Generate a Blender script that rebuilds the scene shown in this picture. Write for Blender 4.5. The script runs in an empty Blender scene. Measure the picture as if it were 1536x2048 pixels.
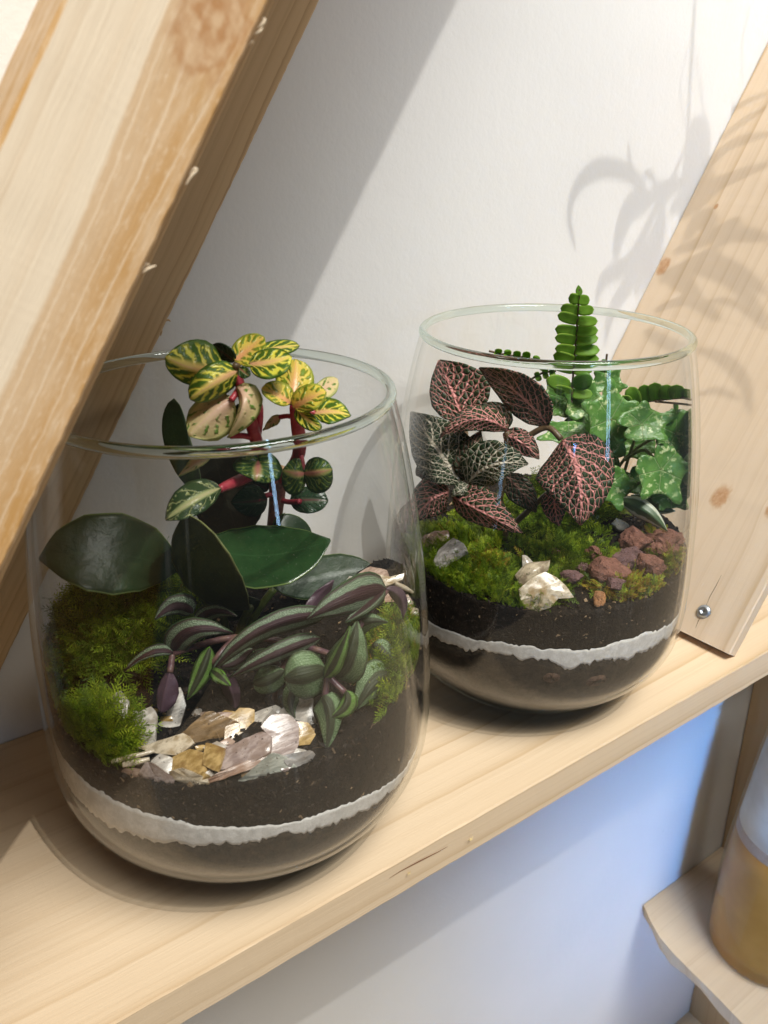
import bpy, bmesh, math, random
import numpy as np
from mathutils import Vector, noise as mnoise
random.seed(7); rng = np.random.default_rng(7)
S = bpy.context.scene
COL = S.collection
# ------------------------------------------------------------------ camera
F_PX, PITCH, ROLL, YAW = 1613.76, 0.43397, 0.00391, 0.60884
CAM = np.array([-0.12315, -0.40182, 0.29931])
Fw = np.array([math.sin(YAW)*math.cos(PITCH), math.cos(YAW)*math.cos(PITCH), -math.sin(PITCH)])
R0 = np.array([math.cos(YAW), -math.sin(YAW), 0.0]); U0 = np.cross(R0, Fw)
Rt = math.cos(ROLL)*R0 + math.sin(ROLL)*U0; Up = -math.sin(ROLL)*R0 + math.cos(ROLL)*U0
cd = bpy.data.cameras.new('camera'); co = bpy.data.objects.new('camera', cd); COL.objects.link(co)
cd.sensor_fit = 'VERTICAL'; cd.sensor_height = 24.0; cd.lens = 24.0*F_PX/2048
cd.clip_start = 0.01; cd.clip_end = 100
from mathutils import Matrix
M = Matrix.Identity(4)
for i, v in enumerate((Rt, Up, -Fw)):
    for k in range(3): M[k][i] = v[k]
for k in range(3): M[k][3] = CAM[k]
co.matrix_world = M
cd.dof.use_dof = True; cd.dof.focus_distance = 0.41; cd.dof.aperture_fstop = 14.0
S.camera = co
# ------------------------------------------------------------------ world, lamps, exposure
W = bpy.data.worlds.new("World"); S.world = W; W.use_nodes = True
bg = W.node_tree.nodes['Background']; bg.inputs[0].default_value = (0.94, 0.99, 1.0, 1); bg.inputs[1].default_value = 0.10
def lamp(name, kind, loc, target, power, color, **kw):
    l = bpy.data.lights.new(name, kind); l.energy = power; l.color = color
    for k, v in kw.items(): setattr(l, k, v)
    o = bpy.data.objects.new(name, l); COL.objects.link(o); o.location = loc
    d = Vector(target) - Vector(loc); o.rotation_euler = d.to_track_quat('-Z', 'Y').to_euler()
    return o
lamp('ceiling_spot', 'SPOT', (0.20, -1.50, 2.53), (0.2, 0, 0.40), 140, (1.0, 0.975, 0.915), shadow_soft_size=0.011, spot_size=math.radians(29), spot_blend=1.0)
lamp('ceiling_panel', 'AREA', (0.26, -1.42, 2.65), (0.15, -0.05, 0.0), 104, (1.0, 0.985, 0.925), shape='RECTANGLE', size=1.5, size_y=1.0)
lamp('window_blue', 'AREA', (-0.75, -2.40, -0.10), (0.70, 0, -0.40), 1.25, (0.11, 0.40, 1.0), shape='RECTANGLE', size=0.28, size_y=0.6, spread=math.radians(20))
lamp('added_blue_beam', 'AREA', (-0.45, -2.60, 0.95), (0.54, 0, 0.36), 0.20, (0.25, 0.50, 1.0), shape='RECTANGLE', size=0.12, size_y=0.4, spread=math.radians(20))  # extra blue beam added to tint the upper right wall, not a separate window
lamp('window_front', 'AREA', (0.16, -2.8, 0.55), (0.15, -0.1, 0.1), 3.5, (0.40, 0.66, 1.0), shape='RECTANGLE', size=0.06, size_y=1.1)
lamp('window_left', 'AREA', (-2.2, -0.75, -0.25), (0.0, -0.1, 0.1), 3, (0.40, 0.66, 1.0), shape='RECTANGLE', size=0.14, size_y=1.3)
S.view_settings.view_transform = 'Standard'; S.view_settings.look = 'None'
S.view_settings.exposure = 0.0; S.view_settings.gamma = 1.0
S.render.engine = 'CYCLES'
cy = S.cycles
cy.use_denoising = True
cy.max_bounces = 14; cy.transparent_max_bounces = 48; cy.transmission_bounces = 10; cy.glossy_bounces = 6; cy.diffuse_bounces = 4
cy.caustics_reflective = False; cy.caustics_refractive = False
cy.sample_clamp_indirect = 6.0
# ------------------------------------------------------------------ pixel -> place helpers (full-size photograph pixels)
Fh = np.array([Fw[0], Fw[1], 0]); Fh /= np.linalg.norm(Fh); Rh = np.array([Fh[1], -Fh[0], 0])
def ray(u, v):
    d = Fw*F_PX + Rt*(u-768) - Up*(v-1024); return d/np.linalg.norm(d)
def onY(u, v, y): d = ray(u, v); return CAM + d*(y-CAM[1])/d[1]
def onZ(u, v, z): d = ray(u, v); return CAM + d*(z-CAM[2])/d[2]
def onplane(u, v, p, n): d = ray(u, v); return CAM + d*(np.dot(p-CAM, n)/np.dot(d, n))
def topx(P):
    d = P-CAM; z = d@Fw
    return 768+F_PX*(d@Rt)/z, 1024-F_PX*(d@Up)/z
# ------------------------------------------------------------------ object helpers
def mesh(name, verts, faces, mat=None, parent=None, smooth=True, uvs=None):
    me = bpy.data.meshes.new(name)
    off = np.array(parent.location) if parent is not None and parent.type == 'EMPTY' else np.zeros(3)
    if parent is not None and parent.type == 'MESH' and parent.parent is not None: off = np.array(parent.parent.location)
    me.from_pydata([tuple(map(float, np.asarray(v)-off)) for v in verts], [], faces)
    if uvs is not None:
        l = me.uv_layers.new(name='UVMap')
        loops = np.empty(len(me.loops), dtype=np.int32); me.loops.foreach_get('vertex_index', loops)
        if callable(uvs): arr = np.array(uvs(me), dtype=np.float32)
        else: arr = np.asarray(uvs, dtype=np.float32)[loops]
        l.data.foreach_set('uv', arr.ravel())
    if smooth: me.shade_smooth()
    me.update()
    o = bpy.data.objects.new(name, me); COL.objects.link(o)
    if mat: me.materials.append(mat)
    if parent is not None: o.parent = parent
    return o
def tag(o, label, cat, group=None, kind=None):
    o['label'] = label
    if cat: o['category'] = cat
    if group: o['group'] = group
    if kind: o['kind'] = kind
    return o
def empty(name, loc, label, cat, group=None):
    o = bpy.data.objects.new(name, None); COL.objects.link(o); o.location = tuple(map(float, loc)); o.empty_display_size = .01
    return tag(o, label, cat, group)
def tube(pts, rad, n=8, cap=True):
    """verts, faces of a tube through pts (smoothed), rad scalar or list"""
    pts = [np.asarray(p, float) for p in pts]
    rad = list(rad) if hasattr(rad, '__len__') else [rad]*len(pts)
    P, Rr = [], []
    k = len(pts)
    for i in range(k-1):
        p0 = pts[max(i-1, 0)]; p1 = pts[i]; p2 = pts[i+1]; p3 = pts[min(i+2, k-1)]
        for s in range(5):
            t = s/5
            P.append(.5*((2*p1)+(-p0+p2)*t+(2*p0-5*p1+4*p2-p3)*t*t+(-p0+3*p1-3*p2+p3)*t**3)); Rr.append(rad[i]*(1-t)+rad[i+1]*t)
    P.append(pts[-1]); Rr.append(rad[-1])
    V, Fc = [], []
    up = np.array([.3, .2, .93])
    for i, p in enumerate(P):
        t = P[min(i+1, len(P)-1)]-P[max(i-1, 0)]; t = t/(np.linalg.norm(t)+1e-12)
        a = np.cross(t, up); a /= (np.linalg.norm(a)+1e-9); b = np.cross(t, a)
        for j in range(n):
            an = 2*math.pi*j/n; V.append(p+Rr[i]*(math.cos(an)*a+math.sin(an)*b))
    for i in range(len(P)-1):
        for j in range(n):
            Fc.append((i*n+j, i*n+(j+1) % n, (i+1)*n+(j+1) % n, (i+1)*n+j))
    if cap:
        Fc.append(tuple(range(n-1, -1, -1))); Fc.append(tuple(range((len(P)-1)*n, len(P)*n)))
    return V, Fc
def lathe(prof, n=128, closed=False):
    """prof: list of (r,z). Full revolve about z"""
    V, Fc = [], []
    m = len(prof)
    for r, z in prof:
        for j in range(n):
            a = 2*math.pi*j/n; V.append((r*math.cos(a), r*math.sin(a), z))
    for i in range(m if closed else m-1):
        i2 = (i+1) % m
        for j in range(n): Fc.append((i*n+j, i*n+(j+1) % n, i2*n+(j+1) % n, i2*n+j))
    return [np.array(v) for v in V], Fc
# ------------------------------------------------------------------ node helper
class NT:
    def __init__(s, name):
        s.m = bpy.data.materials.new(name); s.m.use_nodes = True; s.t = s.m.node_tree; s.t.nodes.clear()
        s.out = s.t.nodes.new('ShaderNodeOutputMaterial')
    def n(s, typ, props=None, **inp):
        nd = s.t.nodes.new(typ)
        for k, v in (props or {}).items(): setattr(nd, k, v)
        for k, v in inp.items():
            key = int(k[1:]) if k[0] == 'i' and k[1:].isdigit() else k.replace('_', ' ')
            s.put(nd.inputs[key], v)
        return nd
    def put(s, sock, v):
        if isinstance(v, bpy.types.NodeSocket): s.t.links.new(v, sock)
        elif isinstance(v, bpy.types.Node): s.t.links.new(v.outputs[0], sock)
        elif isinstance(v, (tuple, list)) and sock.type == 'RGBA' and len(v) == 3: sock.default_value = (*v, 1)
        else: sock.default_value = v
    def ma(s, op, a, b=0.0, c=0.0, clamp=False):
        nd = s.t.nodes.new('ShaderNodeMath'); nd.operation = op; nd.use_clamp = clamp
        s.put(nd.inputs[0], a); s.put(nd.inputs[1], b); s.put(nd.inputs[2], c); return nd.outputs[0]
    def mix(s, f, a, b, mode='MIX'):
        nd = s.t.nodes.new('ShaderNodeMix'); nd.data_type = 'RGBA'; nd.blend_type = mode
        s.put(nd.inputs[0], f); s.put(nd.inputs[6], a); s.put(nd.inputs[7], b); return nd.outputs[2]
    def step(s, x, lo, hi):
        nd = s.t.nodes.new('ShaderNodeMapRange'); nd.interpolation_type = 'SMOOTHSTEP'
        s.put(nd.inputs[0], x); s.put(nd.inputs[1], lo); s.put(nd.inputs[2], hi); nd.inputs[3].default_value = 0; nd.inputs[4].default_value = 1
        return nd.outputs[0]
    def noise(s, vec, scale=1.0, detail=2.0, rough=.5, dist=0.0, dim='3D'):
        nd = s.t.nodes.new('ShaderNodeTexNoise'); nd.noise_dimensions = dim
        if vec is not None: s.put(nd.inputs['Vector'], vec)
        nd.inputs['Scale'].default_value = scale; nd.inputs['Detail'].default_value = detail; nd.inputs['Roughness'].default_value = rough
        nd.inputs['Distortion'].default_value = dist
        return nd.outputs[0]
    def xyz(s, x=0.0, y=0.0, z=0.0):
        nd = s.t.nodes.new('ShaderNodeCombineXYZ'); s.put(nd.inputs[0], x); s.put(nd.inputs[1], y); s.put(nd.inputs[2], z); return nd.outputs[0]
    def sep(s, v):
        nd = s.t.nodes.new('ShaderNodeSeparateXYZ'); s.put(nd.inputs[0], v); return nd.outputs
    def uv(s, name=''):
        nd = s.t.nodes.new('ShaderNodeUVMap'); nd.uv_map = name or 'UVMap'; return nd.outputs[0]
    def obj(s): return s.t.nodes.new('ShaderNodeTexCoord').outputs['Object']
    def bump(s, h, dist=.001, strength=1.0):
        nd = s.t.nodes.new('ShaderNodeBump'); s.put(nd.inputs['Height'], h); nd.inputs['Distance'].default_value = dist; nd.inputs['Strength'].default_value = strength
        return nd.outputs[0]
    def bsdf(s, **inp): return s.n('ShaderNodeBsdfPrincipled', None, **inp)
    def done(s, sh): s.t.links.new(sh.outputs[0] if isinstance(sh, bpy.types.Node) else sh, s.out.inputs[0]); return s.m
def rnd_attr(t):
    nd = t.t.nodes.new('ShaderNodeAttribute'); nd.attribute_name = 'rnd'; return nd.outputs['Fac']
# ------------------------------------------------------------------ wood
def wood(name, light, dark, rings=62, seed=0.0, knots=(), heart=None, ring_amt=.55, rough=.55, specks=0.0, rawness=.35, warpa=.018):
    t = NT(name); uv = t.sep(t.uv()); l, w = uv[0], uv[1]
    ls = t.ma('ADD', l, seed*3.17)
    wk = w; kd = None; kring = None
    for (kl, kw, kr, amp) in knots:
        dl = t.ma('SUBTRACT', l, kl); dw = t.ma('SUBTRACT', w, kw)
        q = t.ma('ADD', t.ma('POWER', t.ma('DIVIDE', dl, kr*3.2), 2.0), t.ma('POWER', t.ma('DIVIDE', dw, kr*1.5), 2.0))
        g = t.ma('POWER', 2.718, t.ma('MULTIPLY', q, -1.0))
        sg = t.ma('SUBTRACT', t.ma('MULTIPLY', t.step(dw, -kr*.6, kr*.6), 2.0), 1.0)
        wk = t.ma('SUBTRACT', wk, t.ma('MULTIPLY', t.ma('MULTIPLY', g, sg), amp))
        wob = t.ma('MULTIPLY', t.ma('SUBTRACT', t.noise(t.xyz(t.ma('MULTIPLY', l, 160.0), t.ma('MULTIPLY', w, 220.0), kl*7), 1, 2), .5), kr*.9)
        dd = t.ma('SUBTRACT', t.ma('SQRT', t.ma('ADD', t.ma('POWER', t.ma('MULTIPLY', dl, .62), 2.0), t.ma('POWER', dw, 2.0))), wob)
        k1 = t.ma('SUBTRACT', 1.0, t.step(dd, kr*.55, kr*1.15))
        kd = k1 if kd is None else t.ma('MAXIMUM', kd, k1)
        kr_ = t.ma('MULTIPLY', t.ma('ADD', 1.0, t.ma('SINE', t.ma('MULTIPLY', dd, 15.0/kr))), .5); kring = kr_ if kring is None else t.ma('MULTIPLY', kring, kr_)
    warp = t.ma('MULTIPLY', t.ma('SUBTRACT', t.noise(t.xyz(t.ma('MULTIPLY', ls, 3.2), t.ma('MULTIPLY', wk, 16.0), seed), 1, 3), .5), warpa)
    wv = t.ma('ADD', wk, warp)
    dens = t.noise(t.xyz(t.ma('MULTIPLY', ls, .7), t.ma('MULTIPLY', wv, 22.0), seed+2), 1, 1)
    g = t.ma('ADD', t.ma('MULTIPLY', wv, float(rings)), t.ma('MULTIPLY', dens, 3.0))
    fr = t.ma('FRACT', g)
    ring = t.ma('MULTIPLY', t.ma('POWER', fr, 5.0), t.ma('SUBTRACT', 1.0, t.step(fr, .93, 1.0)))
    fade = t.step(t.noise(t.xyz(t.ma('MULTIPLY', ls, 1.4), t.ma('MULTIPLY', wv, 30.0), seed+5), 1, 2), .38, .66)
    ring = t.ma('MULTIPLY', ring, t.ma('ADD', .25, t.ma('MULTIPLY', fade, .9)))
    streak = t.noise(t.xyz(t.ma('MULTIPLY', ls, 5.0), t.ma('MULTIPLY', wv, 420.0), seed), 1, 3, .6)
    fib = t.noise(t.xyz(t.ma('MULTIPLY', ls, 110.0), t.ma('MULTIPLY', wv, 1500.0), seed), 1, 2, .6)
    broad = t.noise(t.xyz(t.ma('MULTIPLY', ls, 1.5), t.ma('MULTIPLY', wv, 14.0), seed+9), 1, 2)
    c = t.mix(t.ma('MULTIPLY', ring, ring_amt), light, dark)
    c = t.mix(t.ma('MULTIPLY', t.step(streak, .45, .75), .20), c, tuple(d*.9 for d in dark))
    c = t.mix(t.ma('MULTIPLY', t.step(broad, .35, .75), .35), c, tuple(.5*(a+b) for a, b in zip(light, dark)))
    c = t.mix(t.ma('MULTIPLY', t.ma('SUBTRACT', fib, .5), rawness, clamp=True), c, tuple(min(1, x*1.12) for x in light))
    if heart:
        hw, hcol = heart
        edge = t.ma('ADD', wv, t.ma('MULTIPLY', t.ma('SUBTRACT', t.noise(t.xyz(t.ma('MULTIPLY', l, 9.0), t.ma('MULTIPLY', w, 40.0), 3), 1, 2), .5), .004))
        hm = t.step(edge, hw-.0007, hw+.0007)
        patch = t.noise(t.xyz(t.ma('MULTIPLY', l, 34.0), t.ma('MULTIPLY', w, 190.0), 8), 1, 4, .65)
        tex = t.noise(t.xyz(t.ma('MULTIPLY', l, 260.0), t.ma('MULTIPLY', w, 900.0), 2), 1, 3, .7)
        deep = t.ma('MULTIPLY', t.step(edge, hw, hw+.016), t.step(patch, .3, .62))
        hc = t.mix(t.ma('ADD', .55, t.ma('MULTIPLY', deep, .45)), light, hcol)
        hc = t.mix(t.ma('MULTIPLY', t.step(tex, .5, .75), .4), hc, tuple(min(1, x*1.1) for x in light))
        lin = t.ma('FRACT', t.ma('ADD', t.ma('MULTIPLY', wv, 190.0), t.ma('MULTIPLY', dens, 2.0)))
        hc = t.mix(t.ma('MULTIPLY', t.step(lin, .88, 1.0), .55), hc, tuple(min(1, x*1.1) for x in light))
        c = t.mix(hm, c, hc)
    if kd is not None:
        kn = t.noise(t.xyz(t.ma('MULTIPLY', l, 300.0), t.ma('MULTIPLY', w, 300.0), 1), 1, 3)
        kc = t.mix(t.ma('ADD', t.ma('MULTIPLY', kring, .65), t.ma('MULTIPLY', t.step(kn, .35, .65), .35)), (.42, .20, .075), (.62, .42, .25))
        c = t.mix(t.ma('MULTIPLY', kd, .85), c, kc)
    if specks:
        sp = t.noise(t.xyz(t.ma('MULTIPLY', l, 130.0), t.ma('MULTIPLY', w, 330.0), 11), 1, 1)
        c = t.mix(t.ma('MULTIPLY', t.step(sp, 1-specks, 1-specks+.03), .8), c, (.07, .05, .04))
    hgt = t.ma('ADD', t.ma('MULTIPLY', fib, .6), t.ma('MULTIPLY', streak, .7))
    b = t.bsdf(Base_Color=c, Roughness=rough, Normal=t.bump(hgt, .0004, .45)); b.inputs['Specular IOR Level'].default_value = .35
    return t.done(b)
def plank(name, o, L, Wd, T, l0, l1, w, th, mat, parent=None, rag=.00015, ch=.0008, seg=90, end0=None, ragedge=None, woff=0.0):
    """box from corner o along L (length), Wd (width w), T (thickness th); chamfered section, slightly uneven arrises; uv = metres"""
    o, L, Wd, T = [np.asarray(v, float) for v in (o, L, Wd, T)]
    sec = [(ch, 0), (w-ch, 0), (w, ch), (w, th-ch), (w-ch, th), (ch, th), (0, th-ch), (0, ch)]
    per = [woff+ch, woff+w-ch, woff+w, woff+w+th-2*ch, woff+w+th, woff+2*w+th, woff+2*w+th+ch, woff+2*w+2*th, woff+2*w+2*th+ch]
    V, Fc, UV = [], [], []
    n = len(sec)
    for i in range(seg+1):
        l = l0+(l1-l0)*i/seg
        for j, (a, b) in enumerate(sec):
            na = mnoise.noise(Vector((l*90, j*3.1, o[0]*9)))*rag + mnoise.noise(Vector((l*300, j*3.1, o[0]*9)))*rag*.6
            nb = mnoise.noise(Vector((l*90, j*3.1+50, o[0]*9)))*rag
            if ragedge and j in ragedge[0]:
                na += abs(mnoise.noise(Vector((l*55, 3, 7))))*ragedge[1]*.25*(-1 if a > w/2 else 1) + mnoise.noise(Vector((l*620, 3, 7)))*ragedge[1]*.4
            V.append(o+L*l+Wd*(a+na)+T*(b+nb))
    fuv = []
    for i in range(seg):
        la, lb = l0+(l1-l0)*i/seg, l0+(l1-l0)*(i+1)/seg
        for j in range(n):
            j2 = (j+1) % n
            Fc.append((i*n+j, i*n+j2, (i+1)*n+j2, (i+1)*n+j)); fuv += [(la, per[j]), (la, per[j+1]), (lb, per[j+1]), (lb, per[j])]
    for i, e in ((0, 0), (seg, 1)):
        idx = [i*n+j for j in range(n)]
        if e == 0: idx = idx[::-1]
        Fc.append(tuple(idx)); js = list(range(n))[::-1] if e == 0 else list(range(n))
        fuv += [(sec[j][0]*.3, sec[j][1]+woff) for j in js]
    # orientation check
    if np.dot(np.cross(L, Wd), T) > 0: pass
    ob = mesh(name, V, Fc, mat, parent, smooth=False, uvs=lambda me: fuv)
    bm = bmesh.new(); bm.from_mesh(ob.data); bmesh.ops.recalc_face_normals(bm, faces=bm.faces); bm.to_mesh(ob.data); bm.free()
    return ob
SPR_L, SPR_D = (.66, .485, .30), (.44, .26, .115)
m_shelf = wood('shelf_spruce', (.70, .545, .375), (.50, .335, .175), rings=60, seed=1.3, ring_amt=.95, warpa=.012, specks=.14, knots=[(.40, .236, .006, .006)])
m_low = wood('lower_shelf_spruce', (.68, .55, .40), (.48, .33, .20), rings=40, seed=4.1, knots=[(.62, .10, .008, .008), (.575, .115, .006, .006)])
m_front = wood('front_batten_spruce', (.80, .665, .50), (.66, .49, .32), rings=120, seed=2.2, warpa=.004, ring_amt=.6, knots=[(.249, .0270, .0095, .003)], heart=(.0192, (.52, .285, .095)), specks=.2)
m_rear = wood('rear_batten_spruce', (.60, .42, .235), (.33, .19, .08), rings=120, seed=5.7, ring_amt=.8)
m_board = wood('leaning_board_spruce', (.68, .535, .385), (.50, .34, .19), rings=85, seed=8.4, ring_amt=1.0, warpa=.010, knots=[(.242, .005, .005, .006), (.0916, .127, .006, .007), (.095, .161, .004, .005), (.291, .0233, .0016, .001)])
m_post = wood('post_pine', (.52, .36, .20), (.38, .23, .11), rings=60, seed=3.3)
def wall_mat():
    t = NT('painted_wall'); o = t.obj()
    n1 = t.noise(o, 330, 3, .6); n2 = t.noise(o, 75, 3); n3 = t.noise(o, 7, 3)
    c = t.mix(t.step(n3, .3, .75), (.80, .785, .76), (.765, .755, .735))
    pit = t.ma('SUBTRACT', 1.0, t.step(t.noise(o, 48, 1), .17, .2))
    h = t.ma('ADD', t.ma('MULTIPLY', n1, .35), t.ma('MULTIPLY', n2, .65))
    b = t.bsdf(Base_Color=t.mix(t.ma('MULTIPLY', pit, .25), c, (.5, .48, .45)), Roughness=.62, Normal=t.bump(h, .0011, .45)); b.inputs['Specular IOR Level'].default_value = .3
    return t.done(b)
m_wall = wall_mat()
# ------------------------------------------------------------------ the setting
wl = mesh('wall', [(-1.6, 0, -1.6), (3.0, 0, -1.6), (3.0, 0, 2.4), (-1.6, 0, 2.4), (-1.6, .08, -1.6), (3.0, .08, -1.6), (3.0, .08, 2.4), (-1.6, .08, 2.4)],
          [(0, 1, 2, 3), (7, 6, 5, 4), (4, 5, 1, 0), (3, 2, 6, 7), (5, 6, 2, 1), (4, 0, 3, 7)], m_wall, smooth=False)
tag(wl, 'white painted wall with fine roller texture behind the shelf', None, kind='structure')
D = np.array([.545, 0, .839]); D /= np.linalg.norm(D); N = np.array([-D[2], 0, D[0]])    # slant direction and its upper-left normal
Yv = np.array([0, 1., 0])
sh = plank('shelf', (0, -.187, -.0222), (1, 0, 0), (0, 1, 0), (0, 0, 1), -.5, 1.05, .1865, .0222, m_shelf, seg=200, rag=.0002)
tag(sh, 'long pale spruce shelf board carrying the two glass terrariums', 'shelf')
# front batten (nearest, upper left)
bf = empty('wooden_batten', N*.2347+np.array([0, -.2165, 0])+D*.1, 'bright slanted wooden batten at upper left in front of the left jar', 'batten', 'slanted wooden battens')
ob = plank('batten_body', np.array([0, -.2165, 0])+N*.2347, D, -N, Yv, -.15, .85, .0358, .0255, m_front, bf, seg=420, ragedge=((1, 2), .0009))
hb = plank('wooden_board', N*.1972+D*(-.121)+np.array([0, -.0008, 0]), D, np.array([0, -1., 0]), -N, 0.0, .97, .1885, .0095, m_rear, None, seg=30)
tag(hb, 'thin board behind the bright front batten, almost wholly hidden by it', 'board')
# splinters on its ragged edge
m_spl = wood('splinter_wood', (.8, .66, .48), (.6, .45, .28), seed=1)
for (pts, r) in [([(371, 370), (382, 352), (393, 341), (388, 338), (378, 348)], .0004), ([(284, 546), (297, 537), (312, 531)], .0004), ([(285, 540), (291, 528), (299, 530)], .0004), ([(515, 56), (524, 48), (530, 40), (524, 36)], .0004), ([(508, 68), (520, 62), (526, 54)], .0003), ([(498, 90), (504, 82), (506, 88)], .00025)]:
    v, f = tube([onY(u, w_, -.214) for u, w_ in pts], [r*.5]+[r]*(len(pts)-2)+[r*.3], 6)
    mesh('splinter', v, f, m_spl, bf)
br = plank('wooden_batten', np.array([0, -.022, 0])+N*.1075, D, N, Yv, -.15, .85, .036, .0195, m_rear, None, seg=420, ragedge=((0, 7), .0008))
tag(br, 'shaded brown batten fixed on the wall behind the left jar', 'batten', 'slanted wooden battens')
for (pts, r) in [([(318, 652), (327, 643), (336, 640), (341, 643)], .0006), ([(318, 668), (323, 662), (321, 672)], .0006)]:
    v, f = tube([onY(u, w_, -.021) for u, w_ in pts], [r*.5]+[r]*(len(pts)-2)+[r*.3], 6); mesh('splinter', v, f, m_rear, br)
# leaning board on the right (perpendicular to the wall), square-cut lower end
D2 = np.array([.515, 0, .857]); D2 /= np.linalg.norm(D2); W2 = np.array([.08, -1, 0]); W2 /= np.linalg.norm(W2)
N2 = np.cross(W2, D2); N2 /= np.linalg.norm(N2)
if N2[0] > 0: N2 = -N2
tb = .0105
bb = empty('wooden_board', (.29, -.09, 0), 'pale wooden board leaning at right with leaf shadows and a screw', 'board')
o2 = np.array([.280, -.0008, 0.0])+D2*.0062
plank('board_body', o2, D2, W2, -N2, 0.0, .95, .179, tb, m_board, bb, seg=140, rag=.0002, ch=.0007)
# pan-head screw
def metal(name, col, rough=.3):
    t = NT(name); sc = t.noise(t.obj(), 900, 2)
    b = t.bsdf(Base_Color=col, Metallic=1.0, Roughness=t.ma('ADD', rough, t.ma('MULTIPLY', sc, .2)), Normal=t.bump(sc, .0002, .3)); return t.done(b)
m_steel = metal('zinc_steel', (.42, .45, .48))
sp = onplane(1408, 1223, o2, N2)
V, Fc = [], []
for r, h in [(0.0001, .0010), (.0012, .0010), (.0013, .0019), (.0024, .0021), (.0036, .0016), (.0043, .0008), (.0046, 0.0), (.0046, -.004)]:
    for j in range(28):
        a = 2*math.pi*j/28; rr_ = r*(1+.25*math.cos(4*a) if r < .002 else 1); V.append(sp+D2*rr_*math.cos(a)+W2*rr_*math.sin(a)+N2*h)
for i in range(7):
    for j in range(28): Fc.append((i*28+j, i*28+(j+1) % 28, (i+1)*28+(j+1) % 28, (i+1)*28+j))
mesh('screw', V, Fc, m_steel, bb)
# thin crack through the screw: a recessed sliver of dark wood filler
m_dark = NT('dark_crack'); m_dark = m_dark.done(m_dark.bsdf(Base_Color=(.09, .05, .025), Roughness=.9))
def sliver(pts, w, parent, pl_p, pl_n, name='crack', mat=None):
    P = [onplane(u, v, pl_p, pl_n)+pl_n*.00012 for u, v in pts]; V, Fc = [], []
    for i, p in enumerate(P):
        t_ = P[min(i+1, len(P)-1)]-P[max(i-1, 0)]; s_ = np.cross(t_, pl_n); s_ /= np.linalg.norm(s_); ww = w*(.35 if i in (0, len(P)-1) else 1)
        V += [p-s_*ww, p+s_*ww]
    for i in range(len(P)-1): Fc.append((2*i, 2*i+1, 2*i+3, 2*i+2))
    return mesh(name, V, Fc, mat or m_dark, parent, smooth=False)
sliver([(1391, 1256), (1397, 1241), (1400, 1237)], .00022, bb, o2, N2)
sliver([(1412, 1212), (1420, 1193), (1432, 1172), (1443, 1150)], .00018, bb, o2, N2)
# wood flecks torn from the shelf's front edge
m_raw = wood('torn_wood', (.80, .62, .30), (.6, .42, .17), seed=6)
for (u, v) in [(815, 1747), (941, 1673)]:
    c = onY(u, v, -.1874); V, Fc = [], []
    for k in range(7):
        a = random.uniform(0, 6.28); r = random.uniform(.0006, .0018); p = c+np.array([math.cos(a)*r, -random.uniform(0, .0009), math.sin(a)*r]); q = random.uniform(0, 6.28); s_ = random.uniform(.0008, .002)
        b0 = len(V); V += [p, p+np.array([math.cos(q), -.3, math.sin(q)])*s_, p+np.array([math.cos(q+.9), -.2, math.sin(q+.9)])*s_*.7]; Fc.append((b0, b0+1, b0+2))
    mesh('torn_fleck', V, Fc, m_raw, sh, smooth=False)
m_res = NT('resin_streak'); m_res = m_res.done(m_res.bsdf(Base_Color=(.20, .075, .025), Roughness=.5))
Pq = [onY(u, v, -.18735) for u, v in [(778, 1757), (800, 1743), (840, 1722), (878, 1703), (895, 1693)]]
V, Fc = [], []
for i, p in enumerate(Pq): w_ = [.0001, .0002, .0004, .0002, .0001][i]; V += [p+np.array([0, 0, -w_]), p+np.array([0, 0, w_])]
for i in range(4): Fc.append((2*i, 2*i+1, 2*i+3, 2*i+2))
mesh('resin_streak', V, Fc, m_res, sh, smooth=False)
# post and lower shelf at the lower right
Lp = np.array([-.068, 0, 1.0]); Lp /= np.linalg.norm(Lp)
po = plank('wooden_post', np.array([.7236, -.0008, -.58]), Lp, -Yv, (1, 0, 0), -.40, .556, .105, .022, m_post, seg=40)
tag(po, 'upright brown board under the long shelf at far right', 'post')
lv = [(1286, 1809), (1300, 1840), (1320, 1875), (1345, 1905), (1370, 1930), (1400, 1960), (1440, 2000), (1486, 2048)]
edge = [onZ(u, v, -.582) for u, v in lv]+[np.array([.524, -.19, -.582])]
V, Fc, UV = [], [], []
for i, p in enumerate(edge):
    y = min(p[1], -.001)
    for (dx, z) in ((0, -.582), (.0015+.002*math.sin(i*2.1), -.590), (.006+.003*math.sin(i*1.7), -.606), (.66, -.606), (1.3-p[0], -.606), (1.3-p[0], -.582), (.35, -.582)):
        x = p[0]+dx if dx < .6 else 1.3
        V.append((x, y, z)); UV.append((y*1.0 + 0, x+z*1.3))
m_ = 7
for i in range(len(edge)-1):
    for j in range(m_): Fc.append((i*m_+j, i*m_+(j+1) % m_, (i+1)*m_+(j+1) % m_, (i+1)*m_+j))
Fc.append(tuple(range(m_))); Fc.append(tuple((len(edge)-1)*m_+j for j in range(m_-1, -1, -1)))
UV = [(u[1]+.0, -u[0]) for u in UV]
ls_ = mesh('shelf', V, Fc, m_low, None, smooth=False, uvs=UV)
bm = bmesh.new(); bm.from_mesh(ls_.data); bmesh.ops.recalc_face_normals(bm, faces=bm.faces); bm.to_mesh(ls_.data); bm.free()
tag(ls_, 'low knotty shelf with a rough slanted edge at bottom right', 'shelf')
fl = mesh('floor', [(-1.6, -3.6, -.955), (3.0, -3.6, -.955), (3.0, 0, -.955), (-1.6, 0, -.955)], [(0, 1, 2, 3)], m_low, smooth=False, uvs=[(-1.6, -3.6), (3, -3.6), (3, 0), (-1.6, 0)])
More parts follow.
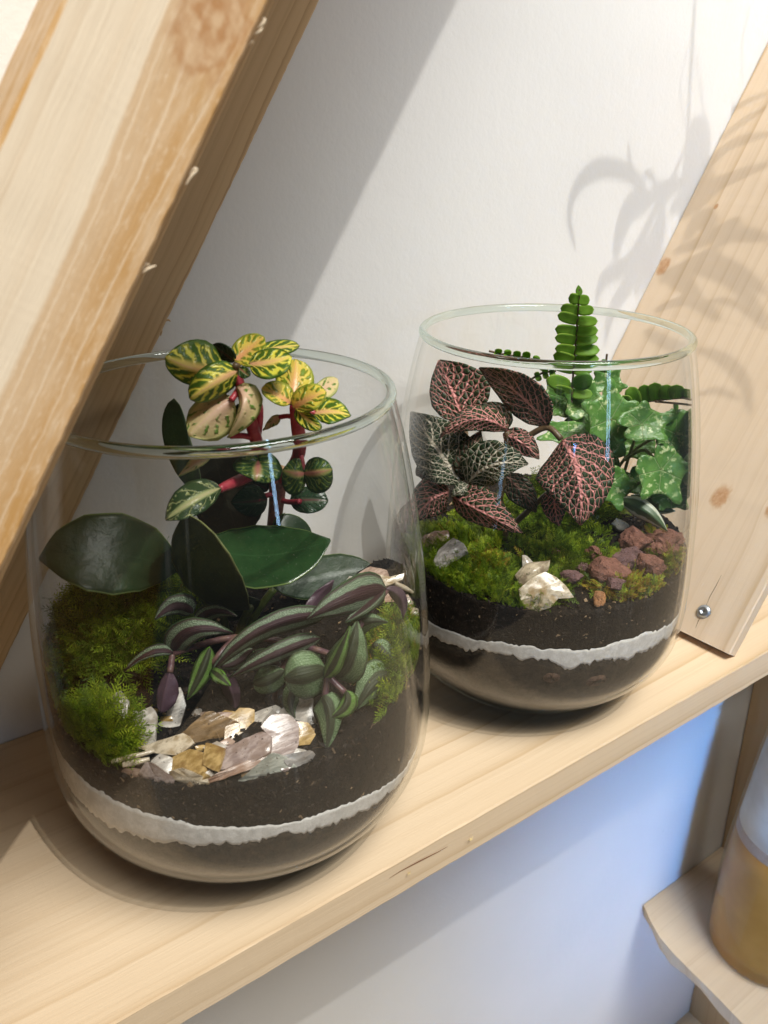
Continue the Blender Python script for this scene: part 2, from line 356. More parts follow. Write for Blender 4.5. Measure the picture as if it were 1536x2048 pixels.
tag(fl, 'pale grey floor far below the shelves', None, kind='structure')
# ------------------------------------------------------------------ glass
def glass_wall(name='thin_clear_glass', t0=(.996, .998, .996), t1=(.58, .62, .56), pw=10.0):
    t = NT(name); lw = t.n('ShaderNodeLayerWeight', None, Blend=.5); fac = lw.outputs['Facing']
    tint = t.mix(t.ma('POWER', fac, pw), t0, t1)
    tr = t.n('ShaderNodeBsdfTransparent', None, Color=tint)
    gl = t.n('ShaderNodeBsdfGlossy', None, Color=(1, 1, 1), Roughness=.015)
    bk = t.n('ShaderNodeNewGeometry').outputs['Backfacing']; fr = t.n('ShaderNodeFresnel', None, IOR=t.ma('SUBTRACT', 1.37, t.ma('MULTIPLY', bk, 1.37-1/1.37)))
    o = t.sep(t.obj()); an = t.ma('ARCTAN2', o[1], o[0])
    st = t.noise(t.xyz(t.ma('MULTIPLY', an, 46.0), t.ma('MULTIPLY', o[2], 6.0), 0.0), 1, 5, .7)
    big = t.noise(t.xyz(t.ma('MULTIPLY', an, 2.6), t.ma('MULTIPLY', o[2], 14.0), 4.0), 1, 2)
    sm = t.ma('MULTIPLY', t.ma('MULTIPLY', t.step(st, .54, .78), t.step(big, .54, .70)), .07)
    df = t.n('ShaderNodeBsdfDiffuse', None, Color=(.8, .82, .84))
    mx = t.n('ShaderNodeMixShader', None, i0=fr.outputs[0], i1=tr.outputs[0], i2=gl.outputs[0])
    mx2 = t.n('ShaderNodeMixShader', None, i0=sm, i1=mx.outputs[0], i2=df.outputs[0])
    return t.done(mx2)
def glass_solid():
    t = NT('solid_glass')
    g = t.n('ShaderNodeBsdfGlass', None, Color=(.93, .97, .945), Roughness=.0, IOR=1.5)
    return t.done(g)
m_glass, m_gsolid = glass_wall(), glass_solid(); m_gbase = glass_wall('thick_base_glass', (.93, .965, .945), (.55, .68, .62), 3.0)
KZ = [0, .0045, .012, .022, .032, .043, .055, .072, .10, .13, .16, .188, .208]
KR = [.043, .0515, .0625, .0733, .0808, .0853, .0869, .0871, .0857, .0832, .0793, .0742, .0694]
_zz = np.linspace(0, .208, 105)
def _pchip(x, xs, ys):
    xs, ys = np.array(xs), np.array(ys); m = np.gradient(ys, xs); i = np.clip(np.searchsorted(xs, x, side='right')-1, 0, len(xs)-2)
    h = xs[i+1]-xs[i]; u = (x-xs[i])/h
    return (2*u**3-3*u**2+1)*ys[i]+(u**3-2*u*u+u)*h*m[i]+(-2*u**3+3*u*u)*ys[i+1]+(u**3-u*u)*h*m[i+1]
def r_out(z): return _pchip(np.clip(z, 0, .208), KZ, KR)
GT = .0024
def r_in(z): return r_out(z)-GT-.0006
def build_jar(c, label):
    e = empty('glass_jar', (c[0], c[1], 0), label, 'glass jar', 'wide stemless glass jars')
    b = np.array([c[0], c[1], 0])
    zs = np.linspace(.0128, .2065, 70)
    V, Fc = lathe([(r_out(z), z) for z in zs], 160); mesh('outer_wall', [v+b for v in V], Fc, m_glass, e)
    V, Fc = lathe([(r_out(z)-GT, z) for z in zs[::-1]], 160); mesh('inner_wall', [v+b for v in V], Fc, m_glass, e)
    prof = [(.0005, .0015), (.030, .0012), (.040, 0.0003), (.0435, .0002)]+[(r_out(z), z) for z in np.linspace(.0012, .0125, 9)]+[(r_out(.0125)-GT, .0125), (.054, .0105), (.045, .0085), (.030, .0072), (.0005, .0070)]
    V, Fc = lathe(prof, 128); mesh('base', [v+b for v in V], Fc, m_gbase, e)
    rc, zr = r_out(.208)-GT*.5, .2082
    V, Fc = lathe([(rc+.0021*math.cos(a), zr+.0022*math.sin(a)) for a in np.linspace(0, 2*math.pi, 15)[:-1]], 160, closed=True); mesh('rim', [v+b for v in V], Fc, m_gsolid, e)
    return e
J1, J2 = np.array([-.0001, -.1109]), np.array([.1888, -.1082])
jar1 = build_jar(J1, 'front left glass jar holding dark round leaves and yellow veined plant')
jar2 = build_jar(J2, 'rear right glass jar holding pink veined leaves and a fern')
def A3(j): return np.array([j[0], j[1], 0])
def loc(j, a, b, z): return A3(j)+Rh*a+Fh*b+np.array([0, 0, z])
# ------------------------------------------------------------------ soil
def fbm(x, y, z, o=4): return mnoise.fractal(Vector((x, y, z)), 1.0, 2.1, o)
def soil_h(k, a, b):
    if k == 1:
        z = .0885+.05*a+.06*b
        z += .032*math.exp(-(((a+.050)/.028)**2+((b+.002)/.042)**2))          # left moss mound
        z += .025*math.exp(-(((a-.066)/.021)**2+((b-.022)/.028)**2))
    else:
        z = .0925+.035*b
        z += .014*math.exp(-(((a-.012)/.02)**2+((b-.012)/.025)**2))+.010*math.exp(-(((a-.042)/.028)**2+((b+.012)/.03)**2))
        z += .006*math.exp(-(((a+.05)/.03)**2+((b+.02)/.03)**2))
    return z
def onsoil(k, u, v, lift=0.0):
    j = J1 if k == 1 else J2; d = ray(u, v); last = None
    for t in np.arange(.28, .75, .0012):
        p = CAM+d*t; q = p-A3(j); a, b = q@Rh, q@Fh
        if math.hypot(a, b) < .084:
            if p[2] <= soil_h(k, a, b)+lift: return p
            last = p
    return last if last is not None else loc(j, 0, -.08, .09)
def soil_mat(name, c1, c2, c3, fine=900, bump=.0016, fib=True):
    t = NT(name); o = t.obj()
    n1 = t.noise(o, 240, 5, .7); n2 = t.noise(o, fine, 3, .7); vo = t.n('ShaderNodeTexVoronoi', None, Vector=o, Scale=420.0)
    c = t.mix(t.step(n1, .35, .68), c1, c2)
    c = t.mix(t.ma('MULTIPLY', t.step(n2, .60, .74), .85), c, c3)
    c = t.mix(t.ma('MULTIPLY', t.step(vo.outputs['Distance'], .5, .9), .5), c, c1)
    if fib:
        mp = t.n('ShaderNodeMapping', None, Vector=o); mp.inputs['Scale'].default_value = (500, 500, 2200); mp.inputs['Rotation'].default_value = (.5, .4, .3)
        fb = t.noise(mp.outputs[0], 1, 2); c = t.mix(t.ma('MULTIPLY', t.step(fb, .68, .74), .7), c, (.10, .055, .025))
    h = t.ma('ADD', n1, t.ma('MULTIPLY', n2, .5))
    b = t.bsdf(Base_Color=c, Roughness=.85, Normal=t.bump(h, bump, .9)); b.inputs['Specular IOR Level'].default_value = .25
    return t.done(b)
m_soil = soil_mat('potting_soil', (.004, .0028, .002), (.018, .012, .008), (.085, .055, .032))
m_sand = soil_mat('white_sand', (.56, .53, .49), (.72, .69, .65), (.40, .36, .31), 2600, .0004, False)
m_grit = soil_mat('dark_grit', (.012, .010, .008), (.045, .032, .022), (.10, .075, .05), 500, .0014)
def layers(k, j, sand_top, sand_bot, lab):
    """three stacked fills, their side touching the glass; boundaries wander with the angle"""
    n = 420
    ang = [2*math.pi*i/n for i in range(n)]
    def edge(tab, seed, amp):
        xs = [p[0] for p in tab]; ys = [p[1] for p in tab]; out = []
        for a in ang:
            # angle seen from the camera: a coordinate along Rh
            dirv = np.array([math.cos(a), math.sin(a), 0]); aa = float(dirv@Rh)*.087
            z = float(np.interp(aa, xs, ys))
            out.append(z+amp*mnoise.noise(Vector((math.cos(a)*9, math.sin(a)*9, seed)))+amp*.8*mnoise.noise(Vector((math.cos(a)*38, math.sin(a)*38, seed)))+amp*.75*mnoise.noise(Vector((math.cos(a)*120, math.sin(a)*120, seed))))
        return out
    zt = edge(sand_top, 3.3+k, .0011); zb = edge(sand_bot, 8.1+k, .0026)
    zb = [min(zb[i], zt[i]-.0015) for i in range(n)]
    b = A3(j)
    def shell(lo, hi, m, name, mat, cap_top=None, cap_bot=None, label='', cat='', inset=0.0):
        V, Fc = [], []
        for s in range(m+1):
            for i, a in enumerate(ang):
                z = lo[i]+(hi[i]-lo[i])*s/m
                r = float(r_in(max(z, .013)))-inset-.0006*abs(mnoise.noise(Vector((math.cos(a)*60, math.sin(a)*60, z*700))))
                V.append(b+np.array([r*math.cos(a), r*math.sin(a), z]))
        for s in range(m):
            for i in range(n): Fc.append((s*n+i, s*n+(i+1) % n, (s+1)*n+(i+1) % n, (s+1)*n+i))
        for which, base in (('t', m*n), ('b', 0)):
            prev = [base+i for i in range(n)]
            for s, f in enumerate((.97, .92, .85, .76, .66, .55, .43, .30, .15, .04)):
                cur = []
                for i, a in enumerate(ang):
                    z = (hi if which == 't' else lo)[i]; r = float(r_in(max(z, .013)))*f
                    q = np.array([r*math.cos(a), r*math.sin(a), 0])
                    if which == 't' and cap_top: z = cap_top(q@Rh, q@Fh)+.0016*fbm(q[0]*90, q[1]*90, k, 3)
                    cur.append(len(V)); V.append(b+q+np.array([0, 0, z]))
                for i in range(n):
                    quad = (prev[i], prev[(i+1) % n], cur[(i+1) % n], cur[i]); Fc.append(quad if which == 't' else quad[::-1])
                prev = cur
            Fc.append(tuple(prev if which == 't' else prev[::-1]))
        o = mesh(name, V, Fc, mat, None)
        return tag(o, label, cat, kind='stuff')
    lo0 = [.0128]*n
    shell(lo0, [z-.0001 for z in zb], 10, 'drainage_grit', m_grit, label='dark grit at the bottom of the '+lab, cat='grit')
    shell(zb, zt, 6, 'sand_layer', m_sand, label='white sand band between dark layers in the '+lab, cat='sand', inset=-.0002)
    top = []
    for i, a in enumerate(ang):
        r = float(r_in(.09)); q = np.array([r*math.cos(a), r*math.sin(a), 0])
        top.append(soil_h(k, q@Rh, q@Fh)+.0012*mnoise.noise(Vector((math.cos(a)*30, math.sin(a)*30, k))))
    so_ = shell([z+.0001 for z in zt], top, 14, 'potting_soil', m_soil, cap_top=lambda a_, b_: soil_h(k, a_, b_), label='dark potting soil filling the '+lab, cat='soil')
    crumbs(k, j, sand_top, so_, 40+k)
def crumbs(k, j, zlo, parent, seed):
    R = np.random.default_rng(seed); V, Fc, C = [], [], []
    oct_ = [(0, 2, 4), (2, 1, 4), (1, 3, 4), (3, 0, 4), (2, 0, 5), (1, 2, 5), (3, 1, 5), (0, 3, 5)]
    for i in range(5200):
        th = R.uniform(0, 2*math.pi); side = i < 3600
        dv = np.array([math.cos(th), math.sin(th), 0])
        if side:
            if dv@Fh > .25: continue
            q0 = dv*.083; top = soil_h(k, q0@Rh, q0@Fh); lo = np.interp(dv@Rh*.087, [p[0] for p in zlo], [p[1] for p in zlo])
            z = R.uniform(lo+.001, top+.001); p = A3(j)+dv*(float(r_in(z))-.0006)+np.array([0, 0, z])
        else:
            r = .080*math.sqrt(R.random()); q0 = dv*r; p = A3(j)+q0+np.array([0, 0, soil_h(k, q0@Rh, q0@Fh)+.0006])
        b0 = len(V); c = float(R.uniform(.55, 1.0) if R.random() < .13 else R.uniform(0, .38))
        if i % 4 == 0:                       # fibre
            d = R.normal(0, 1, 3); d -= dv*(d@dv)*(1 if side else .3); d /= np.linalg.norm(d); L = R.uniform(.0010, .0034); w = np.cross(d, dv)*.00011
            n_ = dv*.0001
            V += [p-d*L-w, p-d*L+w, p+n_+w, p+d*L*.9+w, p+d*L*.9-w, p+n_-w]; Fc += [(b0, b0+1, b0+2, b0+5), (b0+5, b0+2, b0+3, b0+4)]; C += [min(1, c+.35)]*6
        else:
            s = R.uniform(.0005, .0016)*(1.5 if R.random() < .06 else 1); ax = R.normal(0, 1, (3, 3)); ax /= np.linalg.norm(ax, axis=1)[:, None]
            V += [p+ax[0]*s, p-ax[0]*s*.8, p+ax[1]*s*.9, p-ax[1]*s, p+ax[2]*s*.7, p-ax[2]*s*.8]; Fc += [tuple(b0+x for x in f) for f in oct_]; C += [c]*6
    V = np.array(V); q = V-A3(j); rad = np.hypot(q[:, 0], q[:, 1]); lim = r_in(np.clip(q[:, 2], .013, .2))+.0002; f = np.where(rad > lim, lim/np.maximum(rad, 1e-6), 1.0)
    V[:, 0] = j[0]+q[:, 0]*f; V[:, 1] = j[1]+q[:, 1]*f
    o = mesh('soil_crumbs', V, Fc, m_crumb, parent, smooth=False); o['kind'] = 'stuff'
    at_ = o.data.attributes.new('rnd', 'FLOAT', 'POINT'); at_.data.foreach_set('value', np.array(C, dtype=np.float32))
t = NT('soil_crumb'); cr = t.n('ShaderNodeValToRGB', None, Fac=rnd_attr(t)); e = cr.color_ramp.elements
e[0].color = (.006, .004, .003, 1); e[1].color = (.30, .20, .11, 1); x = e.new(.45); x.color = (.035, .021, .012, 1)
m_crumb = t.done(t.bsdf(Base_Color=cr.outputs[0], Roughness=.8))
layers(1, J1, [(-.087, .072), (-.04, .0695), (-.012, .0667), (.0066, .0644), (.0265, .0615), (.0486, .0598), (.064, .0561), (.0726, .0512), (.087, .047)],
       [(-.087, .054), (-.034, .053), (-.015, .0545), (.002, .0547), (.019, .0551), (.034, .0541), (.052, .0507), (.064, .0476), (.075, .0445), (.087, .042)], 'left jar')
layers(2, J2, [(-.087, .065), (-.054, .0668), (-.039, .0682), (-.025, .0699), (-.01, .0694), (.015, .0683), (.03, .0704), (.048, .0697), (.065, .0651), (.087, .060)],
       [(-.087, .056), (-.062, .0587), (-.049, .0593), (-.034, .0625), (-.017, .0626), (-.005, .0628), (.005, .0575), (.013, .060), (.0206, .060), (.037, .059), (.057, .0572), (.087, .055)], 'right jar')
# ------------------------------------------------------------------ leaves
SH = {
 'ovate': [(0, 0), (.06, .40), (.18, .80), (.38, 1), (.6, .88), (.8, .55), (.93, .22), (1, 0)],
 'round': [(0, .04), (.03, .34), (.1, .64), (.22, .88), (.42, 1), (.62, .97), (.78, .83), (.9, .58), (.96, .36), (1, 0)],
 'broad': [(0, 0), (.08, .42), (.22, .78), (.45, 1), (.68, .92), (.85, .62), (.94, .30), (1, 0)],
 'pinna': [(0, .7), (.08, .9), (.35, 1), (.7, .96), (.88, .72), (.96, .42), (1, 0)],
 'lance': [(0, 0), (.1, .55), (.28, .95), (.42, 1), (.65, .78), (.85, .38), (1, 0)],
 'zeb': [(0, 0), (.05, .62), (.16, .95), (.3, 1), (.55, .82), (.78, .5), (.92, .2), (1, 0)],
}
def clampin(j, P, u, v, margin=.0016):
    """keep a leaf point inside the glass: slide it along its own sight line if it would cross the wall"""
    q = P-A3(j)
    if q[2] > .204 or math.hypot(q[0], q[1]) <= r_in(q[2])-margin: return P
    d = ray(u, v); t0 = np.dot(P-CAM, d); best = None
    for s in np.linspace(-.09, .09, 121):
        p = CAM+d*(t0+s); qq = p-A3(j)
        if qq[2] > .204: ok = 0
        else: ok = math.hypot(qq[0], qq[1])-(r_in(qq[2])-margin)
        key = (max(ok, 0), abs(s))
        if best is None or key < best[0]: best = (key, p)
    p = best[1]; qq = p-A3(j); rr_ = math.hypot(qq[0], qq[1]); lim = float(r_in(min(qq[2], .204)))-margin
    if rr_ > lim: p = np.array([j[0]+qq[0]*lim/rr_, j[1]+qq[1]*lim/rr_, p[2]])
    return p
def at(j, u, v, q, clamp=True):
    p = onplane(u, v, A3(j)+Fh*q, Fh)
    return clampin(j, p, u, v) if clamp else p
def leaf(j, parent, pts, q, wl, wr, mat, tl=0.0, tr=0.0, shape='ovate', cup=0.0, back=0.0, nv=16, nu=5, th=.0005, wave=0.0, name='leaf', clamp=True):
    """pts: photo pixels base, middle, tip; q: distance behind the jar's axis there; wl/wr half widths (pixels) left/right of the base->tip direction; tl/tr how far those edges lie behind the midrib"""
    (x0, y0), (x1, y1), (x2, y2) = pts
    q0, q1, q2 = q if hasattr(q, '__len__') else (q, q, q)
    cx, cy_ = 2*x1-.5*(x0+x2), 2*y1-.5*(y0+y2); cq = 2*q1-.5*(q0+q2)
    sh_ = SH[shape]; V, UV, Fc = [], [], []
    sd = random.uniform(0, 50)
    dep = abs(np.dot(A3(j)-CAM, Fw)); L = 0; wm = (wl+wr)*.5/F_PX*dep
    pv = None
    for i in range(nv+1):
        v = i/nv
        bx = (1-v)**2*x0+2*v*(1-v)*cx+v*v*x2; by = (1-v)**2*y0+2*v*(1-v)*cy_+v*v*y2; bq = (1-v)**2*q0+2*v*(1-v)*cq+v*v*q2
        dx = 2*(1-v)*(cx-x0)+2*v*(x2-cx); dy = 2*(1-v)*(cy_-y0)+2*v*(y2-cy_); dl = math.hypot(dx, dy)+1e-9; dx /= dl; dy /= dl
        w = float(np.interp(v, [s[0] for s in sh_], [s[1] for s in sh_]))
        w = max(w, .03)
        P0 = at(j, bx, by, bq, clamp)
        if pv is not None: L += np.linalg.norm(P0-pv)
        pv = P0
        for k in range(-nu, nu+1):
            u = k/nu; s_ = (wl if u > 0 else wr)*abs(u)*w*(1 if u > 0 else -1)
            bk = back*abs(u)**1.5*(1-v)**2*max(wl, wr)
            ripple = wave*math.sin(v*14+sd+u*2)*abs(u)**2
            px = bx+dy*s_-dx*bk; py = by-dx*s_-dy*bk
            qq = bq+(tl if u > 0 else tr)*abs(u)*w+cup*(abs(u)**2)*w+ripple
            V.append(at(j, px, py, qq, clamp)); UV.append((u, v))
    m = 2*nu+1
    for i in range(nv):
        for k in range(m-1): Fc.append((i*m+k, i*m+k+1, (i+1)*m+k+1, (i+1)*m+k))
    o = mesh(name, V, Fc, mat, parent, uvs=[(.5+.5*u, v) for u, v in UV])
    me = o.data; l2 = me.uv_layers.new(name='metric'); lp = np.empty(len(me.loops), dtype=np.int32); me.loops.foreach_get('vertex_index', lp)
    mm = np.array([(u*wm*max(.15, float(np.interp(v, [s[0] for s in sh_], [s[1] for s in sh_])))+sd, v*L) for u, v in UV], dtype=np.float32)[lp]
    l2.data.foreach_set('uv', mm.ravel())
    if th:
        md = o.modifiers.new('thick', 'SOLIDIFY'); md.thickness = th; md.offset = 0
    return o
def stem(j, parent, pts, rad, mat, name='stem', clamp=True):
    P = [at(j, u, v, q, clamp) for u, v, q in pts]
    v, f = tube(P, rad, 9); return mesh(name, v, f, mat, parent)
# leaf materials --------------------------------------------------------
def leaf_shader(t, col, rough=.4, tr=.22, bumph=None, bd=.0005, spec=.5, trcol=None, coat=0.0):
    b = t.bsdf(Base_Color=col, Roughness=rough); b.inputs['Specular IOR Level'].default_value = spec
    if bumph is not None: t.put(b.inputs['Normal'], t.bump(bumph, bd, .8))
    tl_ = t.n('ShaderNodeBsdfTranslucent', None, Color=trcol if trcol is not None else col)
    mx = t.n('ShaderNodeMixShader', None, i0=tr, i1=b.outputs[0], i2=tl_.outputs[0])
    return t.done(mx)
def uvs(t):
    s = t.sep(t.uv('UVMap')); u = t.ma('SUBTRACT', t.ma('MULTIPLY', s[0], 2.0), 1.0); return u, s[1], t.ma('ABSOLUTE', u)
def m_yellowvein(name, green, yellow, pink, veinw=.5, nveins=4.6, pinkw=.35, spot=0.0):
    t = NT(name); u, v, au = uvs(t); mt = t.uv('metric')
    wob = t.ma('MULTIPLY', t.ma('SUBTRACT', t.noise(mt, 260, 2), .5), 1.1)
    g = t.ma('ADD', t.ma('SUBTRACT', t.ma('MULTIPLY', v, nveins), t.ma('MULTIPLY', t.ma('POWER', au, .8), nveins*.42)), t.ma('ADD', wob, t.ma('MULTIPLY', t.step(u, -.01, .01), .37)))
    fr = t.ma('ABSOLUTE', t.ma('SUBTRACT', t.ma('FRACT', g), .5))       # 0 between veins, .5 on vein
    wid = t.ma('ADD', veinw*.5, t.ma('MULTIPLY', au, .22))
    isl = t.ma('SUBTRACT', 1.0, t.step(fr, t.ma('SUBTRACT', .42, t.ma('MULTIPLY', wid, .55)), t.ma('SUBTRACT', .56, t.ma('MULTIPLY', wid, .35))))
    gaps = t.noise(mt, 330, 1); isl = t.ma('MULTIPLY', isl, t.step(gaps, .30+spot*.25, .42+spot*.25))
    isl = t.ma('MULTIPLY', isl, t.step(au, .10, .30))
    rimm = t.step(au, .74, .93)
    isl = t.ma('MAXIMUM', isl, t.ma('MULTIPLY', rimm, 1.0-spot*.6))
    mid = t.ma('SUBTRACT', 1.0, t.step(au, .04, pinkw+.05))
    base = t.mix(t.ma('MULTIPLY', mid, t.ma('SUBTRACT', 1.15, v)), yellow, pink)
    c = t.mix(t.ma('MULTIPLY', isl, .95), base, green)
    c = t.mix(t.ma('MULTIPLY', t.ma('SUBTRACT', 1.0, t.step(au, .015, .05)), .55), c, pink)
    h = t.ma('ADD', t.ma('MULTIPLY', isl, .8), t.ma('MULTIPLY', t.noise(mt, 900, 2), .25))
    return leaf_shader(t, c, .33, .25, h, .0007)
G_D, Y_, PK = (.035, .095, .012), (.56, .50, .075), (.62, .26, .17)
mA1 = m_yellowvein('yellow_veined_leaf', (.035, .12, .014), (.74, .70, .08), (.80, .46, .24))
mA2 = m_yellowvein('pale_pink_leaf', (.10, .24, .025), (.66, .58, .26), (.70, .46, .34), 1.0, 4.0, .9, .75)
mA3 = m_yellowvein('orange_young_leaf', (.16, .26, .02), (.70, .58, .08), (.78, .38, .18), .8, 5.0, .5, .4)
mA4 = m_yellowvein('green_heart_leaf', (.018, .066, .018), (.22, .30, .06), (.45, .17, .14), .18, 6.0, .22)
mA5 = m_yellowvein('dark_lower_leaf', (.020, .055, .024), (.07, .10, .055), (.14, .05, .05), .06, 6.0, .08)
mA6 = m_yellowvein('striped_lower_leaf', (.014, .045, .012), (.34, .38, .16), (.46, .42, .22), .05, 4.0, .12)
def m_plain(name, c1, c2, rough=.25, tr=.05, rim=None, bump=True):
    t = NT(name); u, v, au = uvs(t); mt = t.uv('metric')
    n = t.noise(mt, 110, 3); c = t.mix(t.step(n, .3, .72), c1, c2)
    vein = t.ma('MULTIPLY', t.ma('SUBTRACT', 1.0, t.step(au, .008, .035)), .22); c = t.mix(vein, c, tuple(min(1, x*1.8+.01) for x in c2))
    sv = t.ma('FRACT', t.ma('ADD', t.ma('SUBTRACT', t.ma('MULTIPLY', v, 9.0), t.ma('MULTIPLY', au, 2.6)), t.ma('ADD', t.ma('MULTIPLY', t.step(u, -.01, .01), .4), t.ma('MULTIPLY', t.noise(mt, 60, 2), .8)))); svm = t.ma('MULTIPLY', t.step(sv, .90, .96), t.ma('SUBTRACT', 1.0, t.step(sv, .97, 1.0))); c = t.mix(t.ma('MULTIPLY', svm, .05), c, tuple(min(1, x*1.9+.01) for x in c2))
    if rim: c = t.mix(t.ma('MULTIPLY', t.step(au, .955, .99), .8), c, rim)
    dust = t.noise(mt, 1700, 1); c = t.mix(t.ma('MULTIPLY', t.step(dust, .735, .76), .5), c, (.35, .33, .28))
    h = t.ma('ADD', t.ma('MULTIPLY', t.noise(mt, 160, 3), .8), t.ma('SUBTRACT', t.ma('MULTIPLY', t.noise(mt, 1500, 2), .12), t.ma('MULTIPLY', svm, .04))) if bump else None
    return leaf_shader(t, c, rough, tr, h, .0007)
mB1 = m_plain('dark_glossy_leaf', (.013, .030, .010), (.020, .042, .014), .42, .04, (.16, .22, .07))
mB2 = m_plain('mid_glossy_leaf', (.012, .038, .011), (.019, .055, .016), .20, .05, (.17, .24, .07))
mB3 = m_plain('leaf_underside', (.035, .050, .012), (.050, .066, .018), .42, .08, (.22, .24, .09))
mB4 = m_plain('shaded_dull_leaf', (.026, .027, .016), (.036, .036, .022), .5, .05)
def m_zebrina(name, green, silver, purple, sw=.5):
    t = NT(name); u, v, au = uvs(t); mt = t.uv('metric')
    wob = t.ma('MULTIPLY', t.ma('SUBTRACT', t.noise(mt, 130, 2), .5), .22); a = t.ma('ADD', au, wob)
    band = t.ma('MULTIPLY', t.step(a, .30, .42), t.ma('SUBTRACT', 1.0, t.step(a, .30+sw*.85, .48+sw*.95)))
    gl = t.noise(mt, 2300, 2, .7); gl2 = t.step(gl, .40, .66)
    core = t.mix(t.step(a, .15, .34), purple, purple)
    c = t.mix(band, core, t.mix(gl2, green, silver))
    rimm = t.step(a, .44+sw*.9, .6+sw*.9); c = t.mix(rimm, c, green)
    lines = t.ma('POWER', t.ma('ABSOLUTE', t.ma('SINE', t.ma('MULTIPLY', u, 26.0))), 6.0)
    h = t.ma('ADD', t.ma('MULTIPLY', gl, .5), t.ma('MULTIPLY', lines, .3))
    return leaf_shader(t, c, t.ma('SUBTRACT', .48, t.ma('MULTIPLY', band, .14)), .12, h, .0006)
mC1 = m_zebrina('zebra_purple_leaf', (.045, .085, .03), (.40, .48, .35), (.048, .020, .022), .42)
mC2 = m_zebrina('zebra_green_leaf', (.05, .12, .018), (.38, .48, .30), (.05, .06, .03), .60)
mC3 = m_zebrina('zebra_bright_leaf', (.10, .25, .015), (.28, .38, .15), (.045, .05, .022), .45)
mC4 = m_plain('zebra_underside', (.075, .040, .055), (.10, .06, .075), .4, .1)
def m_fittonia(name, green, vein, cell=330.0, vw=.075):
    t = NT(name); u, v, au = uvs(t); mt = t.uv('metric')
    wp = t.n('ShaderNodeTexNoise', None, Vector=mt, Scale=240.0)
    mv = t.n('ShaderNodeVectorMath', {'operation': 'MULTIPLY_ADD'}); t.put(mv.inputs[0], wp.outputs['Color']); mv.inputs[1].default_value = (.0022, .0022, 0); t.put(mv.inputs[2], mt)
    vo = t.n('ShaderNodeTexVoronoi', {'feature': 'DISTANCE_TO_EDGE', 'voronoi_dimensions': '2D'}, Vector=mv.outputs[0], Scale=cell, Randomness=.85)
    net = t.ma('MULTIPLY', t.ma('SUBTRACT', 1.0, t.step(vo.outputs['Distance'], vw*.4, vw*1.0)), .85)
    g = t.ma('ADD', t.ma('SUBTRACT', t.ma('MULTIPLY', v, 7.0), t.ma('MULTIPLY', t.ma('POWER', au, .9), 2.9)), t.ma('ADD', t.ma('MULTIPLY', t.step(u, -.01, .01), .43), t.ma('MULTIPLY', t.ma('SUBTRACT', t.noise(mt, 190, 2), .5), .7)))
    fr = t.ma('ABSOLUTE', t.ma('SUBTRACT', t.ma('FRACT', g), .5))
    side = t.step(fr, t.ma('ADD', .33, t.ma('MULTIPLY', au, .10)), .45)
    side = t.ma('MULTIPLY', side, t.ma('SUBTRACT', 1.0, t.step(au, .78, .95)))
    midr = t.ma('SUBTRACT', 1.0, t.step(au, t.ma('SUBTRACT', .05, t.ma('MULTIPLY', v, .03)), t.ma('SUBTRACT', .095, t.ma('MULTIPLY', v, .05))))
    m = t.ma('MAXIMUM', t.ma('MAXIMUM', net, side), midr)
    c = t.mix(t.step(t.noise(mt, 300, 2), .3, .7), green, tuple(x*1.7 for x in green))
    c = t.mix(m, c, t.mix(t.step(t.noise(mt, 160, 1), .3, .7), vein, tuple(x*.78 for x in vein)))
    h = t.ma('SUBTRACT', t.ma('MULTIPLY', t.step(vo.outputs['Distance'], 0.0, .42), 1.0), t.ma('MULTIPLY', m, .3))
    return leaf_shader(t, c, .5, .12, h, .0008, .35)
mF1 = m_fittonia('pink_veined_leaf', (.020, .034, .013), (.80, .33, .30))
mF2 = m_fittonia('white_veined_leaf', (.018, .036, .014), (.74, .66, .52), 330.0, .07)
mF3 = m_fittonia('rose_veined_leaf', (.022, .032, .014), (.62, .30, .25), 350.0, .08)
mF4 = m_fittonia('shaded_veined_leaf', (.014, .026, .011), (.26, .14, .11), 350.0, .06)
def m_ivy():
    t = NT('variegated_ivy_leaf'); u, v, au = uvs(t); mt = t.uv('metric')
    n = t.noise(mt, 260, 4, .65); n2 = t.noise(mt, 75, 2)
    m = t.ma('MULTIPLY', t.step(n, .53, .62), t.step(n2, .40, .60))
    c = t.mix(t.step(t.noise(mt, 120, 2), .3, .7), (.075, .20, .035), (.13, .28, .055)); c = t.mix(m, c, (.60, .68, .34))
    rad = s_ = t.ma('SQRT', t.ma('ADD', t.ma('MULTIPLY', u, u), t.ma('MULTIPLY', t.ma('SUBTRACT', t.ma('MULTIPLY', v, 2.0), 1.0), t.ma('SUBTRACT', t.ma('MULTIPLY', v, 2.0), 1.0))))
    ang = t.ma('ARCTAN2', t.ma('SUBTRACT', t.ma('MULTIPLY', v, 2.0), 1.0), u)
    ve = t.ma('ABSOLUTE', t.ma('SINE', t.ma('ADD', t.ma('MULTIPLY', ang, 2.5), math.pi*.25)))
    vm = t.ma('SUBTRACT', 1.0, t.step(t.ma('MULTIPLY', ve, rad), .012, .045)); c = t.mix(t.ma('MULTIPLY', vm, .6), c, (.34, .44, .2))
    return leaf_shader(t, c, .36, .2, t.ma('SUBTRACT', t.noise(mt, 380, 3), t.ma('MULTIPLY', vm, .7)), .0006)
m_ivyl = m_ivy()
m_fern = m_plain('fern_leaflet', (.15, .33, .025), (.22, .41, .04), .5, .4, (.42, .50, .07))
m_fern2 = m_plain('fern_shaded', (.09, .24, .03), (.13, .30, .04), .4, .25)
def m_stem(name, c1, c2, sc=300):
    t = NT(name); n = t.noise(t.obj(), sc, 3); return leaf_shader(t, t.mix(t.step(n, .3, .7), c1, c2), .4, .08, n, .0006)
